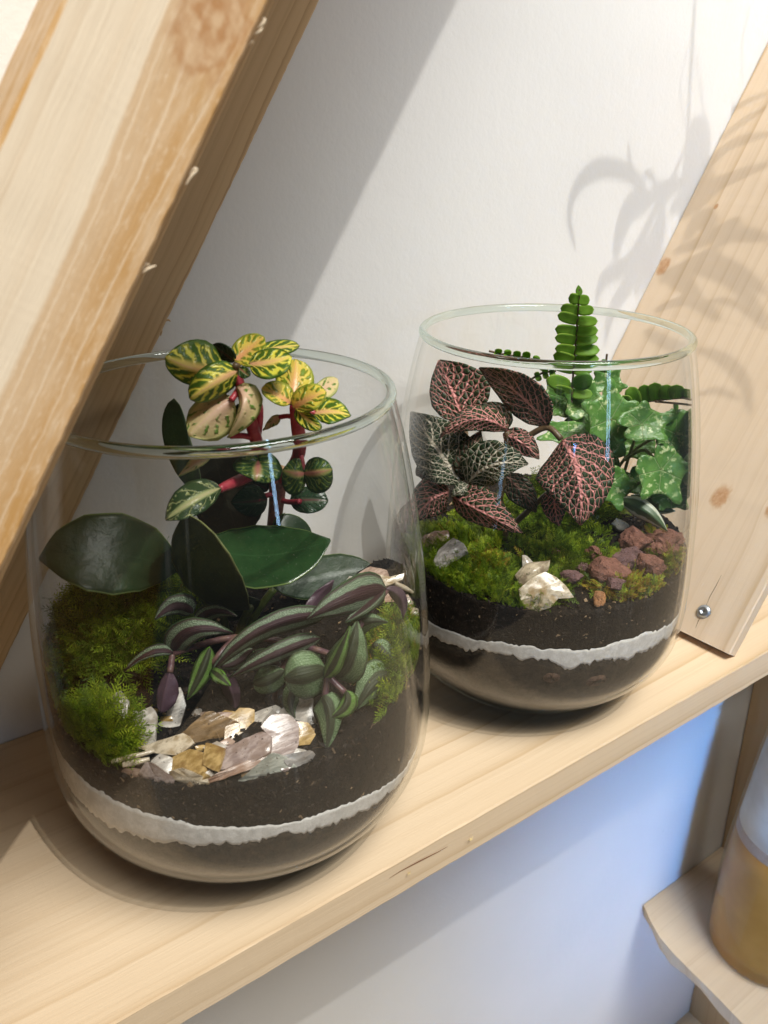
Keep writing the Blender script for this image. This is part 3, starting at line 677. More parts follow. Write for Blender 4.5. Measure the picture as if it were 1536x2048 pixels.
m_pink = m_stem('pink_stem', (.33, .022, .045), (.45, .06, .075)); m_bark = m_stem('woody_stem', (.16, .05, .045), (.27, .12, .07), 700)
m_gstem = m_stem('green_stem', (.10, .14, .03), (.16, .2, .05)); m_mauve = m_stem('mauve_stem', (.10, .045, .06), (.16, .09, .07)); m_brstem = m_stem('brown_stem', (.09, .06, .03), (.14, .09, .045))
# ------------------------------------------------------------------ left jar plants
pa = empty('veined_foliage_plant', loc(J1, .02, .018, .095), 'yellow and green veined plant on pink stems in the left jar', 'plant')
stem(J1, pa, [(545, 1075, .016), (553, 1010, .015), (555, 965, .014), (554, 937, .014)], [.0030, .0034, .0040, .0044], m_bark, 'trunk')
v, f = tube([at(J1, 554, 938, .0142), at(J1, 554, 935, .0142)], [.0038, .0036], 12); mesh('cut_top', v, f, wood('cut_pith', (.55, .36, .2), (.4, .2, .1)), pa)
stem(J1, pa, [(545, 955, .013), (522, 915, .004), (510, 872, -.006), (494, 815, -.012), (480, 770, -.012), (474, 735, -.012)], [.0026, .0026, .0026, .0024, .0020, .0014], m_pink)
stem(J1, pa, [(513, 882, -.004), (518, 848, -.004), (519, 815, -.004), (515, 796, -.004)], [.0016, .0016, .0015, .001], m_pink)
stem(J1, pa, [(560, 960, .012), (586, 930, .006), (599, 900, 0), (596, 860, -.006), (593, 830, -.010), (588, 810, -.012)], [.002, .0024, .0028, .0028, .0028, .0018], m_pink)
stem(J1, pa, [(540, 945, .012), (505, 950, .004), (470, 964, -.008), (438, 978, -.016)], [.002, .0024, .0024, .0016], m_pink)
for pts_, r_ in [([(600, 905, 0), (606, 935, -.006), (608, 948, -.008)], .0012), ([(555, 985, .014), (530, 992, .010), (515, 998, .006)], .0012), ([(560, 1000, .014), (580, 1004, .010), (600, 1003, .006)], .0012), ([(520, 905, 0), (518, 918, -.004), (516, 930, -.006)], .0012), ([(474, 745, -.012), (450, 742, -.014), (440, 740, -.014)], .0010), ([(590, 815, -.012), (612, 822, -.012), (630, 826, -.012)], .001), ([(480, 775, -.012), (470, 790, -.016), (462, 800, -.018)], .0012), ([(516, 880, -.004), (490, 872, -.01), (462, 872, -.016)], .0012), ([(590, 835, -.01), (575, 832, -.006), (560, 834, -.004)], .001)]:
    stem(J1, pa, pts_, r_, m_pink)
LA = [  # pts, q, wl, wr, mat, tl, tr, shape
 ([(448, 744), (390, 738), (331, 714)], (-.012, -.018, -.022), 30, 54, mA1, .004, .010, 'round'),
 ([(474, 742), (430, 765), (380, 798)], (-.014, -.024, -.026), 27, 34, mA1, .006, .004, 'round'),
 ([(468, 796), (420, 832), (378, 872)], (-.016, -.022, -.026), 46, 36, mA2, .006, .010, 'broad'),
 ([(474, 774), (486, 812), (455, 875)], (-.016, -.026, -.024), 34, 7, mA2, .008, .004, 'ovate'),
 ([(470, 722), (496, 700), (528, 674)], (-.010, -.006, -.002), 26, 28, mA3, .004, -.008, 'round'),
 ([(470, 722), (448, 706), (424, 690)], (-.009, -.004, 0), 12, 14, mA5, .002, -.004, 'round'),
 ([(505, 712), (550, 698), (599, 692)], (-.006, .002, .010), 15, 14, mA1, .006, -.006, 'round'),
 ([(498, 728), (540, 724), (583, 713)], (-.014, -.018, -.016), 24, 30, mA1, .006, -.006, 'round'),
 ([(479, 736), (489, 744), (499, 752)], (-.016, -.018, -.018), 9, 12, mA4, 0, 0, 'round'),
 ([(582, 808), (588, 762), (592, 719)], (-.012, -.006, .002), 33, 36, mA3, .004, .004, 'round'),
 ([(580, 808), (556, 792), (523, 778)], (-.014, -.018, -.016), 14, 26, mA3, -.006, .008, 'round'),
 ([(588, 817), (618, 798), (652, 783)], (-.016, -.022, -.022), 26, 22, mA3, .006, -.004, 'round'),
 ([(630, 790), (652, 774), (674, 758)], (-.004, .002, .008), 15, 20, mA2, .004, -.004, 'round'),
 ([(626, 828), (664, 824), (701, 832)], (-.012, -.016, -.018), 26, 22, mA1, .006, -.006, 'ovate'),
 ([(594, 815), (615, 838), (643, 856)], (-.014, -.022, -.026), 12, 17, mA1, 0, 0, 'round'),
 ([(560, 832), (545, 843), (526, 861)], (-.004, 0, .002), 10, 8, mA2, 0, 0, 'lance'),
 ([(516, 922), (515, 945), (511, 962)], (-.006, -.014, -.016), 44, 46, mA4, .006, .004, 'broad', .55),
 ([(608, 946), (591, 946), (566, 940)], (-.010, -.014, -.012), 40, 27, mA4, .004, .004, 'round'),
 ([(608, 946), (636, 944), (664, 938)], (-.010, -.016, -.014), 27, 38, mA4, .004, .004, 'round'),
 ([(442, 976), (390, 1000), (332, 1040)], (-.016, -.030, -.034), 26, 34, mA6, -.002, .008, 'broad'),
 ([(424, 905), (395, 925), (357, 953)], (-.012, -.014, -.014), 10, 13, mA2, 0, .004, 'lance'),
 ([(580, 1004), (618, 1000), (656, 1002)], (.010, .008, .008), 24, 24, mA5, .004, -.004, 'round'),
 ([(534, 998), (505, 1002), (462, 1004)], (.010, .004, .002), 28, 30, mA5, .004, -.004, 'broad'),
 ([(536, 980), (522, 972), (505, 966)], (.014, .014, .014), 10, 14, mA5, 0, 0, 'round'),
 ([(495, 856), (486, 835), (476, 808)], (.004, .006, .008), 16, 18, mA5, 0, 0, 'round'),
]
for row in LA:
    leaf(J1, pa, row[0], row[1], row[2]*1.12, row[3]*1.12, row[4], row[5], row[6], row[7], back=row[8] if len(row) > 8 else 0.0, cup=.0, wave=.0006)
v, f = tube([at(J1, 477, 733, -.0135), at(J1, 471, 731, -.0145), at(J1, 467, 732, -.0145)], [.0012, .0013, .0008], 7); mesh('dried_tip', v, f, m_brstem, pa)
leaf(J1, pa, [(546, 1055), (556, 1040), (570, 1026)], (.006, .002, 0), 6, 8, mC3, 0, 0, 'lance')
pb = empty('dark_leaved_plant', loc(J1, -.005, .0, .095), 'plant with large dark glossy oval leaves in the left jar', 'plant')
leaf(J1, pb, [(356, 1140), (222, 1108), (78, 1118)], (-.004, -.022, -.030), 82, 84, mB1, -.014, .012, 'broad', wave=.0008, nu=7, nv=22)
leaf(J1, pb, [(498, 1218), (424, 1120), (370, 1027)], (-.020, -.036, -.030), 74, 36, mB3, .020, -.014, 'broad', nu=7, nv=22, wave=.0006)
leaf(J1, pb, [(398, 1088), (522, 1112), (661, 1080)], (-.012, -.014, -.012), 62, 66, mB2, .016, -.018, 'broad', nu=7, nv=22, wave=.0008)
leaf(J1, pb, [(548, 1176), (650, 1152), (748, 1134)], (.014, .028, .036), 42, 46, mB1, .010, -.006, 'broad', nu=6)
leaf(J1, pb, [(398, 985), (352, 885), (348, 797)], (.020, .030, .032), 24, 30, mB1, 0, 0, 'round')
leaf(J1, pb, [(478, 1075), (450, 985), (425, 896)], (.012, .026, .030), 70, 74, mB4, .006, -.006, 'round', nu=6)
leaf(J1, pb, [(545, 1060), (580, 1052), (622, 1078)], (.026, .03, .034), 24, 22, mB1, .004, -.004, 'round')
leaf(J1, pb, [(520, 1200), (460, 1215), (400, 1190)], (.0, -.004, .002), 26, 30, mB1, .004, .004, 'broad')
for pts_ in [[(500, 1215, -.018), (480, 1260, -.010), (470, 1330, -.004)], [(358, 1140, -.004), (400, 1180, 0), (440, 1280, 0)], [(400, 1090, -.01), (430, 1150, -.004), (455, 1280, 0)], [(548, 1178, .01), (510, 1230, .006), (480, 1300, .002)]]:
    stem(J1, pb, pts_, .0018, m_gstem)
pz = empty('zebra_trailing_plant', loc(J1, .02, -.03, .095), 'trailing plant with silver striped purple leaves in the left jar', 'plant')
LZ = [
 ([(772, 1177), (700, 1196), (615, 1238)], (-.016, -.040, -.048), 32, 36, mC1, .006, .006, 'zeb'),
 ([(655, 1228), (520, 1262), (417, 1352)], (-.036, -.052, -.052), 20, 22, mC1, .006, .003, 'zeb'),
 ([(640, 1276), (545, 1312), (458, 1356)], (-.040, -.050, -.050), 14, 20, mC1, .003, .003, 'zeb'),
 ([(344, 1308), (385, 1262), (466, 1266)], (-.044, -.050, -.046), 28, 22, mC1, .006, .002, 'zeb'),
 ([(346, 1306), (300, 1308), (248, 1343)], (-.046, -.050, -.052), 7, 14, mC1, 0, .006, 'zeb'),
 ([(652, 1338), (610, 1350), (569, 1358)], (-.050, -.058, -.056), 42, 44, mC2, .006, .006, 'round'),
 ([(672, 1354), (700, 1305), (714, 1243)], (-.050, -.058, -.050), 36, 38, mC2, .010, .006, 'zeb'),
 ([(650, 1354), (672, 1318), (700, 1252)], (-.054, -.059, -.055), 12, 16, mC3, .004, -.001, 'lance'),
 ([(778, 1348), (745, 1370), (712, 1420)], (-.036, -.046, -.050), 30, 36, mC2, .008, .008, 'zeb'),
 ([(692, 1382), (690, 1410), (660, 1436)], (-.056, -.060, -.062), 20, 10, mC3, .004, .004, 'ovate'),
 ([(646, 1392), (662, 1432), (652, 1502)], (-.056, -.062, -.066), 24, 30, mC2, .006, .006, 'zeb'),
 ([(568, 1340), (535, 1360), (506, 1366)], (-.044, -.046, -.044), 24, 24, mC2, .004, .004, 'round'),
 ([(420, 1294), (402, 1345), (374, 1399)], (-.050, -.056, -.060), 18, 16, mC3, .005, .004, 'ovate'),
 ([(422, 1340), (440, 1352), (461, 1372)], (-.052, -.056, -.058), 10, 14, mC3, 0, 0, 'ovate'),
 ([(340, 1342), (330, 1385), (322, 1426)], (-.050, -.054, -.056), 24, 14, mC4, .002, .002, 'broad'),
 ([(386, 1226), (350, 1215), (310, 1240)], (-.030, -.036, -.040), 14, 26, mC1, .002, .006, 'zeb'),
 ([(772, 1178), (800, 1195), (806, 1235)], (-.016, -.014, -.014), 12, 12, mC4, .002, .002, 'ovate'),
 ([(770, 1180), (735, 1215), (690, 1245)], (-.018, -.034, -.040), 8, 22, mC1, -.004, .010, 'zeb'),
 ([(610, 1240), (630, 1200), (668, 1160)], (-.030, -.024, -.018), 10, 22, mC4, 0, .004, 'ovate'),
 ([(800, 1330), (790, 1380), (770, 1420)], (-.020, -.026, -.030), 16, 20, mC2, .004, .004, 'zeb'),
 ([(560, 1330), (520, 1320), (485, 1340)], (-.036, -.038, -.038), 20, 22, mC1, .004, .004, 'zeb'),
 ([(700, 1262), (732, 1242), (775, 1244)], (-.030, -.034, -.032), 18, 20, mC2, .004, .004, 'zeb'),
 ([(640, 1300), (600, 1312), (552, 1314)], (-.034, -.040, -.040), 16, 20, mC2, .004, .004, 'zeb'),
 ([(745, 1288), (772, 1312), (792, 1348)], (-.026, -.030, -.030), 20, 20, mC2, .004, .004, 'zeb'),
 ([(505, 1298), (472, 1326), (438, 1332)], (-.034, -.038, -.040), 14, 16, mC1, .004, .004, 'zeb'),
 ([(392, 1242), (430, 1222), (474, 1232)], (-.024, -.028, -.030), 14, 18, mC1, .004, .004, 'zeb'),
 ([(432, 1330), (462, 1380), (470, 1424)], (-.036, -.040, -.042), 16, 14, mC4, .004, .004, 'ovate'),
 ([(600, 1370), (582, 1400), (590, 1436)], (-.044, -.048, -.050), 16, 18, mC2, .004, .004, 'zeb'),
 ([(720, 1400), (740, 1420), (748, 1452)], (-.040, -.044, -.046), 16, 18, mC2, .004, .004, 'zeb'),
 ([(700, 1205), (660, 1200), (622, 1212)], (-.014, -.018, -.020), 12, 18, mC1, .004, .004, 'zeb'),
]
for row in LZ: leaf(J1, pz, row[0], row[1], row[2]*1.14, row[3]*1.14, row[4], row[5], row[6], row[7], wave=.0005, nu=6)
for pts_ in [[(775, 1178, -.014), (720, 1250, -.034), (690, 1320, -.046), (655, 1345, -.05), (690, 1385, -.055)], [(690, 1320, -.046), (600, 1290, -.040), (470, 1275, -.040), (345, 1307, -.045)], [(470, 1275, -.04), (430, 1320, -.05), (400, 1370, -.04)], [(600, 1290, -.04), (560, 1345, -.042), (545, 1420, -.035)], [(345, 1307, -.045), (340, 1345, -.05)], [(655, 1345, -.05), (650, 1395, -.055)]]:
    stem(J1, pz, pts_, .0013, m_mauve)
# ------------------------------------------------------------------ right jar plants
pf = empty('mosaic_leaf_plant', loc(J2, -.02, .0, .095), 'plant with pink and white netted veins in the right jar', 'plant')
LF = [
 ([(930, 845), (904, 780), (878, 720)], (-.004, .006, .012), 44, 68, mF1, .004, -.004, 'ovate'),
 ([(1096, 852), (1040, 790), (958, 736)], (-.034, -.026, -.012), 34, 38, mF3, .006, -.006, 'ovate'),
 ([(922, 966), (874, 898), (822, 824)], (-.040, -.036, -.026), 48, 60, mF2, -.006, .006, 'ovate'),
 ([(1018, 862), (950, 838), (878, 876)], (-.030, -.042, -.044), 22, 24, mF1, .004, .010, 'ovate'),
 ([(935, 968), (985, 930), (1056, 928)], (-.042, -.052, -.050), 48, 34, mF2, .006, .002, 'ovate'),
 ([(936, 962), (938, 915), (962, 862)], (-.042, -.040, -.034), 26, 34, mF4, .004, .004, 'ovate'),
 ([(1124, 880), (1158, 950), (1160, 1050)], (-.040, -.056, -.060), 68, 76, mF1, .008, .010, 'ovate'),
 ([(898, 985), (862, 1000), (828, 1045)], (-.040, -.042, -.040), 34, 38, mF1, .004, .006, 'ovate'),
 ([(906, 994), (962, 1022), (1044, 1066)], (-.044, -.060, -.064), 40, 26, mF1, .008, .006, 'ovate'),
 ([(1006, 868), (1046, 886), (1078, 918)], (-.030, -.034, -.036), 22, 24, mF1, .004, .004, 'ovate'),
 ([(1108, 980), (1110, 1015), (1118, 1052)], (-.040, -.044, -.046), 22, 24, mF1, .004, .004, 'ovate'),
 ([(936, 968), (922, 980), (902, 992)], (-.044, -.050, -.050), 10, 14, mF2, .002, .004, 'ovate'),
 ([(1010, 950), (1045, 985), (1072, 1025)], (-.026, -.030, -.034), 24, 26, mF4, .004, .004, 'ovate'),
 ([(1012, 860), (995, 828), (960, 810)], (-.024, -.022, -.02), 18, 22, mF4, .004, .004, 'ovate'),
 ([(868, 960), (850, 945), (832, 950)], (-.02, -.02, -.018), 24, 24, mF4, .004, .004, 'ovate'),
]
for row in LF: leaf(J2, pf, row[0], row[1], row[2]*1.14, row[3]*1.14, row[4], row[5], row[6], row[7], wave=.0007, nu=6, nv=18, cup=-.002)
for pts_ in [[(1012, 1080, -.02), (1000, 1000, -.024), (940, 966, -.042), (930, 850, -.006)], [(1000, 1000, -.024), (1020, 900, -.026), (1060, 870, -.03), (1096, 855, -.034), (1122, 878, -.04)], [(1000, 1000, -.024), (1010, 930, -.028), (1015, 862, -.03)], [(1000, 1010, -.024), (950, 990, -.036), (905, 990, -.044)], [(1015, 1060, -.02), (1080, 1000, -.03), (1108, 978, -.04)]]:
    stem(J2, pf, pts_, .0016, m_brstem)
pn = empty('fern', loc(J2, .01, .012, .10), 'small green fern with one upright frond above the right jar', 'fern')
def frond(pts, q, rows, mat, wid, side=(1, -1), up=.35):
    """pts: pixels from base to tip; rows: (fraction, length px) leaflets both sides"""
    n = len(pts); cum = [0]
    for i in range(1, n): cum.append(cum[-1]+math.hypot(pts[i][0]-pts[i-1][0], pts[i][1]-pts[i-1][1]))
    def pos(f):
        s = f*cum[-1]; x = np.interp(s, cum, [p[0] for p in pts]); y = np.interp(s, cum, [p[1] for p in pts]); qq = np.interp(s, cum, [p[2] for p in pts]); return x, y, qq
    stem(J2, pn, pts, .0006, m_brstem, 'rachis')
    for f, ln in rows:
        x, y, qq = pos(f); x2, y2, _ = pos(min(1, f+.03)); x1, y1, _ = pos(max(0, f-.03)); dx, dy = x2-x1, y2-y1; d = math.hypot(dx, dy); dx /= d; dy /= d
        for s in side:
            l_ = ln*random.uniform(.88, 1.08); a = up*.45+random.uniform(-.10, .10); ex, ey = s*dy*math.cos(a)+dx*math.sin(a), -s*dx*math.cos(a)+dy*math.sin(a)
            leaf(J2, pn, [(x, y), (x+ex*l_*.5, y+ey*l_*.5+1), (x+ex*l_, y+ey*l_+2)], (qq, qq-.002, qq-.003+random.uniform(-.002, .002)), wid*.5*random.uniform(.85, 1.1), wid*.5, mat, .001, -.0015, 'pinna', nv=9, nu=3, name='leaflet', th=.0003)
frond([(1143, 800, .004), (1147, 740, .004), (1152, 680, .002), (1156, 620, -.002), (1159, 578, -.006)], 0,
      [(.06, 42), (.27, 44), (.355, 48), (.445, 46), (.535, 45), (.62, 42), (.715, 40), (.81, 34), (.905, 21)], m_fern, 23)
leaf(J2, pn, [(1159, 592), (1158, 581), (1157, 570)], -.006, 7, 7, m_fern, 0, 0, 'ovate', nv=8, nu=3, name='leaflet')
leaf(J2, pn, [(1142, 772), (1118, 764), (1093, 758)], (.004, .0, -.002), 18, 14, m_fern, 0, 0, 'round', nv=8, nu=3, name='leaflet')
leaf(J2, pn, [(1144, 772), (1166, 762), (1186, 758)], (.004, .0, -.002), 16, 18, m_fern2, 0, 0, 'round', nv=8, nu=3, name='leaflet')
frond([(1246, 822, .010), (1280, 806, .008), (1320, 800, .004), (1362, 796, 0), (1390, 800, -.002)], 0, [(.05, 34), (.19, 38), (.33, 38), (.47, 37), (.61, 34), (.75, 30), (.88, 22)], m_fern, 32, side=(1,), up=.35)
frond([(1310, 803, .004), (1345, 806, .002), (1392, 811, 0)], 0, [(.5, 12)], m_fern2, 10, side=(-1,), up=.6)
frond([(1100, 735, .020), (1060, 717, .024), (1010, 709, .026), (978, 702, .028)], 0, [(.1, 12), (.25, 13), (.4, 14), (.55, 14), (.7, 12), (.85, 10)], m_fern, 16)
frond([(1060, 760, .016), (1085, 746, .014), (1112, 742, .012)], 0, [(.3, 10), (.6, 12), (.85, 9)], m_fern, 12)
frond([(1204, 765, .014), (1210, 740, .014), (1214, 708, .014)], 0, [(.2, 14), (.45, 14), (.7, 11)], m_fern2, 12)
stem(J2, pn, [(1143, 800, .004), (1146, 900, .006), (1145, 1020, .008)], .0008, m_brstem, 'rachis'); stem(J2, pn, [(1246, 822, .010), (1220, 900, .012), (1200, 1020, .012)], .0008, m_brstem, 'rachis')
pi_ = empty('variegated_ivy', loc(J2, .04, .01, .10), 'ivy with cream speckled green leaves at the right side of the right jar', 'ivy')
def ivy(cx, cy, rad, rot, q, sx=1.0, sy=1.0, tx=0.0, ty=0.0, cup=.004):
    """lobed leaf: stalk end at (cx,cy), rot = direction of the tip in the picture (degrees, 0 = right, 90 = up)"""
    nt, nr = 50, 5; V, UV, Fc = [], [], []; sd = random.uniform(0, 9)
    for i in range(nr+1):
        f = i/nr
        for k in range(nt):
            a = -math.pi+2*math.pi*k/nt
            lob = max(1.0*math.exp(-(a/.46)**2), .90*math.exp(-((abs(a)-1.12)/.46)**2), .72*math.exp(-((abs(a)-2.1)/.55)**2), .66)
            if abs(a) > 2.75: lob = .40+(math.pi-abs(a))*.66
            lob *= 1+.05*math.sin(a*5+sd)
            r = f*lob; b = math.radians(rot)+a
            x = cx+rad*r*math.cos(b)*sx; y = cy-rad*r*math.sin(b)*sy
            qq = q+tx*r*math.cos(b)+ty*r*math.sin(b)-cup*r*r+.0012*math.cos(a*2.7+.3)*f*lob
            V.append(at(J2, x, y, qq)); UV.append((r*math.sin(-a), r*math.cos(a)))
    for i in range(nr):
        for k in range(nt): Fc.append((i*nt+k, i*nt+(k+1) % nt, (i+1)*nt+(k+1) % nt, (i+1)*nt+k))
    o = mesh('leaf', V, Fc, m_ivyl, pi_, uvs=[(.5+.5*u, .5+.5*v) for u, v in UV])
    me = o.data; l2 = me.uv_layers.new(name='metric'); lp = np.empty(len(me.loops), dtype=np.int32); me.loops.foreach_get('vertex_index', lp)
    l2.data.foreach_set('uv', np.array([(u*rad/3300+sd, v*rad/3300) for u, v in UV], dtype=np.float32)[lp].ravel())
    md = o.modifiers.new('thick', 'SOLIDIFY'); md.thickness = .0004; md.offset = 0
for row in [(1222, 838, 62, 92, -.012, .85, 1, .004, .006), (1284, 848, 52, 20, -.016, 1.1, .75, .004, .008), (1352, 868, 58, -20, -.012, .8, 1, .004, .006), (1322, 940, 58, -60, -.024, .95, 1, .004, .006),
            (1222, 968, 44, -70, -.020, 1, .95, .004, .004), (1130, 800, 50, 120, .010, 1, .8, .004, .006), (1172, 812, 46, 80, .004, 1, .9, 0, .006), (1138, 866, 46, 200, -.006, 1.1, .6, .004, .008), (1214, 770, 36, 60, .010, 1, .8, 0, .004),
            (1340, 985, 44, -50, -.010, 1, .8, 0, .004), (1222, 905, 42, 150, -.006, .8, 1, 0, .004), (1268, 890, 44, 40, .006, 1.1, .7, 0, .004), (1180, 905, 44, 100, .010, 1, .8, 0, .004), (1372, 930, 46, -70, .002, .7, 1, 0, .004), (1270, 960, 40, -60, .006, 1, .8, 0, .006),
            (1160, 850, 36, 60, .012, 1, .8, 0, .004)]:
    ivy(row[0], row[1], row[2]*1.32, *row[3:])
t_ = NT('pale_edged_ivy'); u_, v_, au_ = uvs(t_); mpe = leaf_shader(t_, t_.mix(t_.step(t_.ma('ADD', au_, t_.ma('MULTIPLY', t_.noise(t_.uv('metric'), 260, 2), .35)), .75, .95), (.07, .12, .05), (.58, .60, .46)), .4, .15)
leaf(J2, pi_, [(1238, 1000), (1290, 1022), (1334, 1062)], (-.020, -.030, -.034), 20, 18, mpe, .004, .004, 'lance')
leaf(J2, pi_, [(1262, 990), (1310, 1012), (1350, 1022)], (-.010, -.012, -.012), 16, 16, mpe, .004, .004, 'lance')
for pts_ in [[(1222, 838, -.012), (1215, 900, 0), (1210, 1020, .008)], [(1284, 848, -.016), (1262, 900, -.004), (1230, 1010, .006)], [(1352, 868, -.012), (1300, 880, -.006), (1240, 930, 0), (1220, 1010, .006)], [(1322, 940, -.024), (1290, 900, -.012), (1250, 920, -.004)], [(1222, 968, -.02), (1225, 930, -.01), (1218, 1000, .004)], [(1340, 985, -.01), (1290, 960, -.004), (1230, 1010, .006)]]:
    stem(J2, pi_, pts_, .0009, m_gstem)
# ------------------------------------------------------------------ moss
def moss_mat():
    t = NT('moss'); r = rnd_attr(t)
    cr = t.n('ShaderNodeValToRGB', None, Fac=r); e = cr.color_ramp.elements
    e[0].position = 0; e[0].color = (.055, .105, .008, 1); e[1].position = .70; e[1].color = (.40, .49, .03, 1)
    x = e.new(.35); x.color = (.18, .28, .016, 1); x = e.new(.78); x.color = (.36, .37, .04, 1); x = e.new(.86); x.color = (.32, .18, .02, 1); x = e.new(1.0); x.color = (.40, .24, .04, 1)
    return leaf_shader(t, cr.outputs[0], .55, .3, None, spec=.3)
m_moss = moss_mat()
def moss(name, k, regions, label, seed):
    """regions: (a, b, ra, rb, count, height, brown) ellipses on the soil in jar coordinates; every frond is a curved stem with narrow leaflets"""
    R = np.random.default_rng(seed); j = J1 if k == 1 else J2
    V, Fc, C = [], [], []
    for (a0, b0, ra, rb, cnt, hgt, brown) in regions:
        for _ in range(cnt):
            for _try in range(20):
                x, y = R.uniform(-1, 1, 2)
                if x*x+y*y > 1: continue
                a, b = a0+x*ra, b0+y*rb
                if math.hypot(a, b) < .081: break
            else: continue
            z = soil_h(k, a, b)+R.uniform(-.002, .002+hgt*.7*(1-min(1, x*x+y*y)))
            base = loc(j, a, b, z)
            out = Rh*(x*.9)+Fh*(y*.9); d = np.array([0, 0, .75])+out*1.0+R.normal(0, .38, 3); d /= np.linalg.norm(d)
            L = R.uniform(.0075, .0145)*(1 if k == 1 or hgt > .01 else .72)*(.8 if brown > .5 else 1); bend = R.normal(0, .5, 3); bend[2] -= .5
            sdv = np.cross(d, R.normal(0, 1, 3)); sdv /= np.linalg.norm(sdv)+1e-9; nrm = np.cross(d, sdv)
            col = np.clip(R.normal(.30, .23), 0, .72) if R.random() > brown else R.uniform(.74, 1.0)
            m = 8; pr = None
            for s in range(m+1):
                f = s/m; p = base+d*L*f+bend*L*.30*f*f
                w_ = .00022*(1-f*.6)
                i0 = len(V); V += [p-sdv*w_, p+sdv*w_]; C += [col*.7, col*.7]
                if pr is not None: Fc.append((pr, pr+1, i0+1, i0))
                pr = i0
                if s > 0:
                    ll = L*(.34*(1-f)+.10)*R.uniform(.8, 1.2); dd = d+bend*.6*f
                    for sg in (-1, 1):
                        q = p+(sdv*sg*.85+dd*.75+nrm*R.normal(.15, .22))*ll
                        mid = p*.5+q*.5; ww = dd*.00036
                        i1 = len(V); V += [p, mid-ww, q, mid+ww]; cc = float(np.clip(col+R.normal(0, .05), 0, 1)); C += [cc, cc, min(1, cc+.06 if cc < .72 else cc), cc]; Fc.append((i1, i1+1, i1+2, i1+3))
    V = np.array(V)
    # keep inside the glass
    q = V-A3(j); rad = np.hypot(q[:, 0], q[:, 1]); lim = r_in(np.clip(q[:, 2], .013, .2))-.0008; f = np.where(rad > lim, lim/np.maximum(rad, 1e-6), 1.0)
    V[:, 0] = j[0]+q[:, 0]*f; V[:, 1] = j[1]+q[:, 1]*f
    o = mesh(name, V, Fc, m_moss, None, smooth=False)
    at_ = o.data.attributes.new('rnd', 'FLOAT', 'POINT'); at_.data.foreach_set('value', np.array(C, dtype=np.float32))
    return tag(o, label, 'moss', kind='stuff')
moss('moss_cushion', 1, [(-.050, .002, .030, .038, 2700, .010, .02), (-.066, -.020, .010, .022, 350, .006, .04)], 'big soft green moss cushion at the left side of the left jar', 1)
moss('moss_tuft', 1, [(-.0475, -.0615, .0125, .011, 900, .008, .0)], 'bright moss tuft in front of a white shell in the left jar', 2)
moss('moss_tuft', 1, [(-.0725, -.029, .0065, .013, 420, .007, .97)], 'orange brown moss against the left glass of the left jar', 3)
moss('moss_tuft', 1, [(.072, -.026, .009, .024, 800, .012, .10)], 'moss climbing the right glass of the left jar', 4)
moss('moss_carpet', 2, [(-.030, -.060, .036, .020, 900, .001, .03), (-.055, -.035, .022, .028, 420, .001, .02), (-.015, -.030, .05, .028, 900, .002, .03), (.004, .016, .05, .022, 450, .004, 0)], 'green moss carpet along the front of the right jar', 5)
moss('moss_tuft', 2, [(.014, .006, .020, .022, 1300, .016, .02), (.008, -.032, .012, .016, 350, .005, .02)], 'raised moss tuft beside the red stones in the right jar', 6)
moss('moss_tuft', 2, [(-.034, -.045, .008, .007, 220, .004, .9)], 'orange brown moss patch among the green in the right jar', 7)
moss('moss_tuft', 2, [(.034, -.062, .018, .010, 320, .002, .8), (.064, -.035, .008, .022, 200, .004, .6)], 'dry golden moss under the red stones in the right jar', 8)
# ------------------------------------------------------------------ shells, stones
def shell_mat(name, c1, c2, c3, rough=.25, iri=.25, tr=.15):
    t = NT(name); o = t.obj(); mp = t.n('ShaderNodeMapping', None, Vector=o); mp.inputs['Rotation'].default_value = (.4, .7, random.uniform(0, 3)); mp.inputs['Scale'].default_value = (60, 420, 420)
    n = t.noise(mp.outputs[0], 1, 3, .6); n2 = t.noise(o, 150, 3); n3 = t.noise(o, 900, 2)
    c = t.mix(t.step(n, .35, .65), tuple(x*.72 for x in c1), tuple(min(.85, x*1.12) for x in c2)); c = t.mix(t.ma('MULTIPLY', t.step(n2, .48, .66), .9), c, tuple(x*.8 for x in c3))
    c = t.mix(t.ma('MULTIPLY', t.step(n3, .66, .72), .8), c, (.05, .03, .018))
    b = t.bsdf(Base_Color=c, Roughness=rough, Normal=t.bump(t.ma('ADD', n, t.ma('MULTIPLY', n2, .5)), .0006, .5)); b.inputs['Coat Weight'].default_value = .4; b.inputs['Coat Roughness'].default_value = .12
    try:
        b.inputs['Thin Film Thickness'].default_value = 0; b.inputs['Thin Film IOR'].default_value = 1.6
    except Exception: pass
    tl_ = t.n('ShaderNodeBsdfTranslucent', None, Color=c)
    return t.done(t.n('ShaderNodeMixShader', None, i0=tr, i1=b.outputs[0], i2=tl_.outputs[0]))
SM = {
 'white': shell_mat('white_shell', (.62, .56, .49), (.72, .67, .60), (.50, .42, .33)),
 'cream': shell_mat('cream_shell', (.62, .50, .34), (.70, .60, .45), (.50, .34, .16)),
 'amber': shell_mat('amber_shell', (.46, .28, .08), (.56, .38, .15), (.32, .17, .05)),
 'brown': shell_mat('brown_shell', (.20, .12, .05), (.27, .17, .08), (.30, .20, .11), .2),
 'mauve': shell_mat('mauve_shell', (.42, .31, .28), (.50, .40, .36), (.36, .25, .20)),
 'green': shell_mat('pale_green_shell', (.48, .50, .42), (.58, .58, .50), (.42, .40, .33)),
 'grey': shell_mat('grey_shell', (.40, .37, .34), (.50, .46, .43), (.34, .29, .25)),
 'pink': shell_mat('pink_shell', (.50, .33, .25), (.58, .43, .34), (.44, .26, .17)),
 'tan': shell_mat('tan_stone', (.36, .29, .19), (.46, .38, .26), (.28, .20, .12), .6, 0, 0),
}
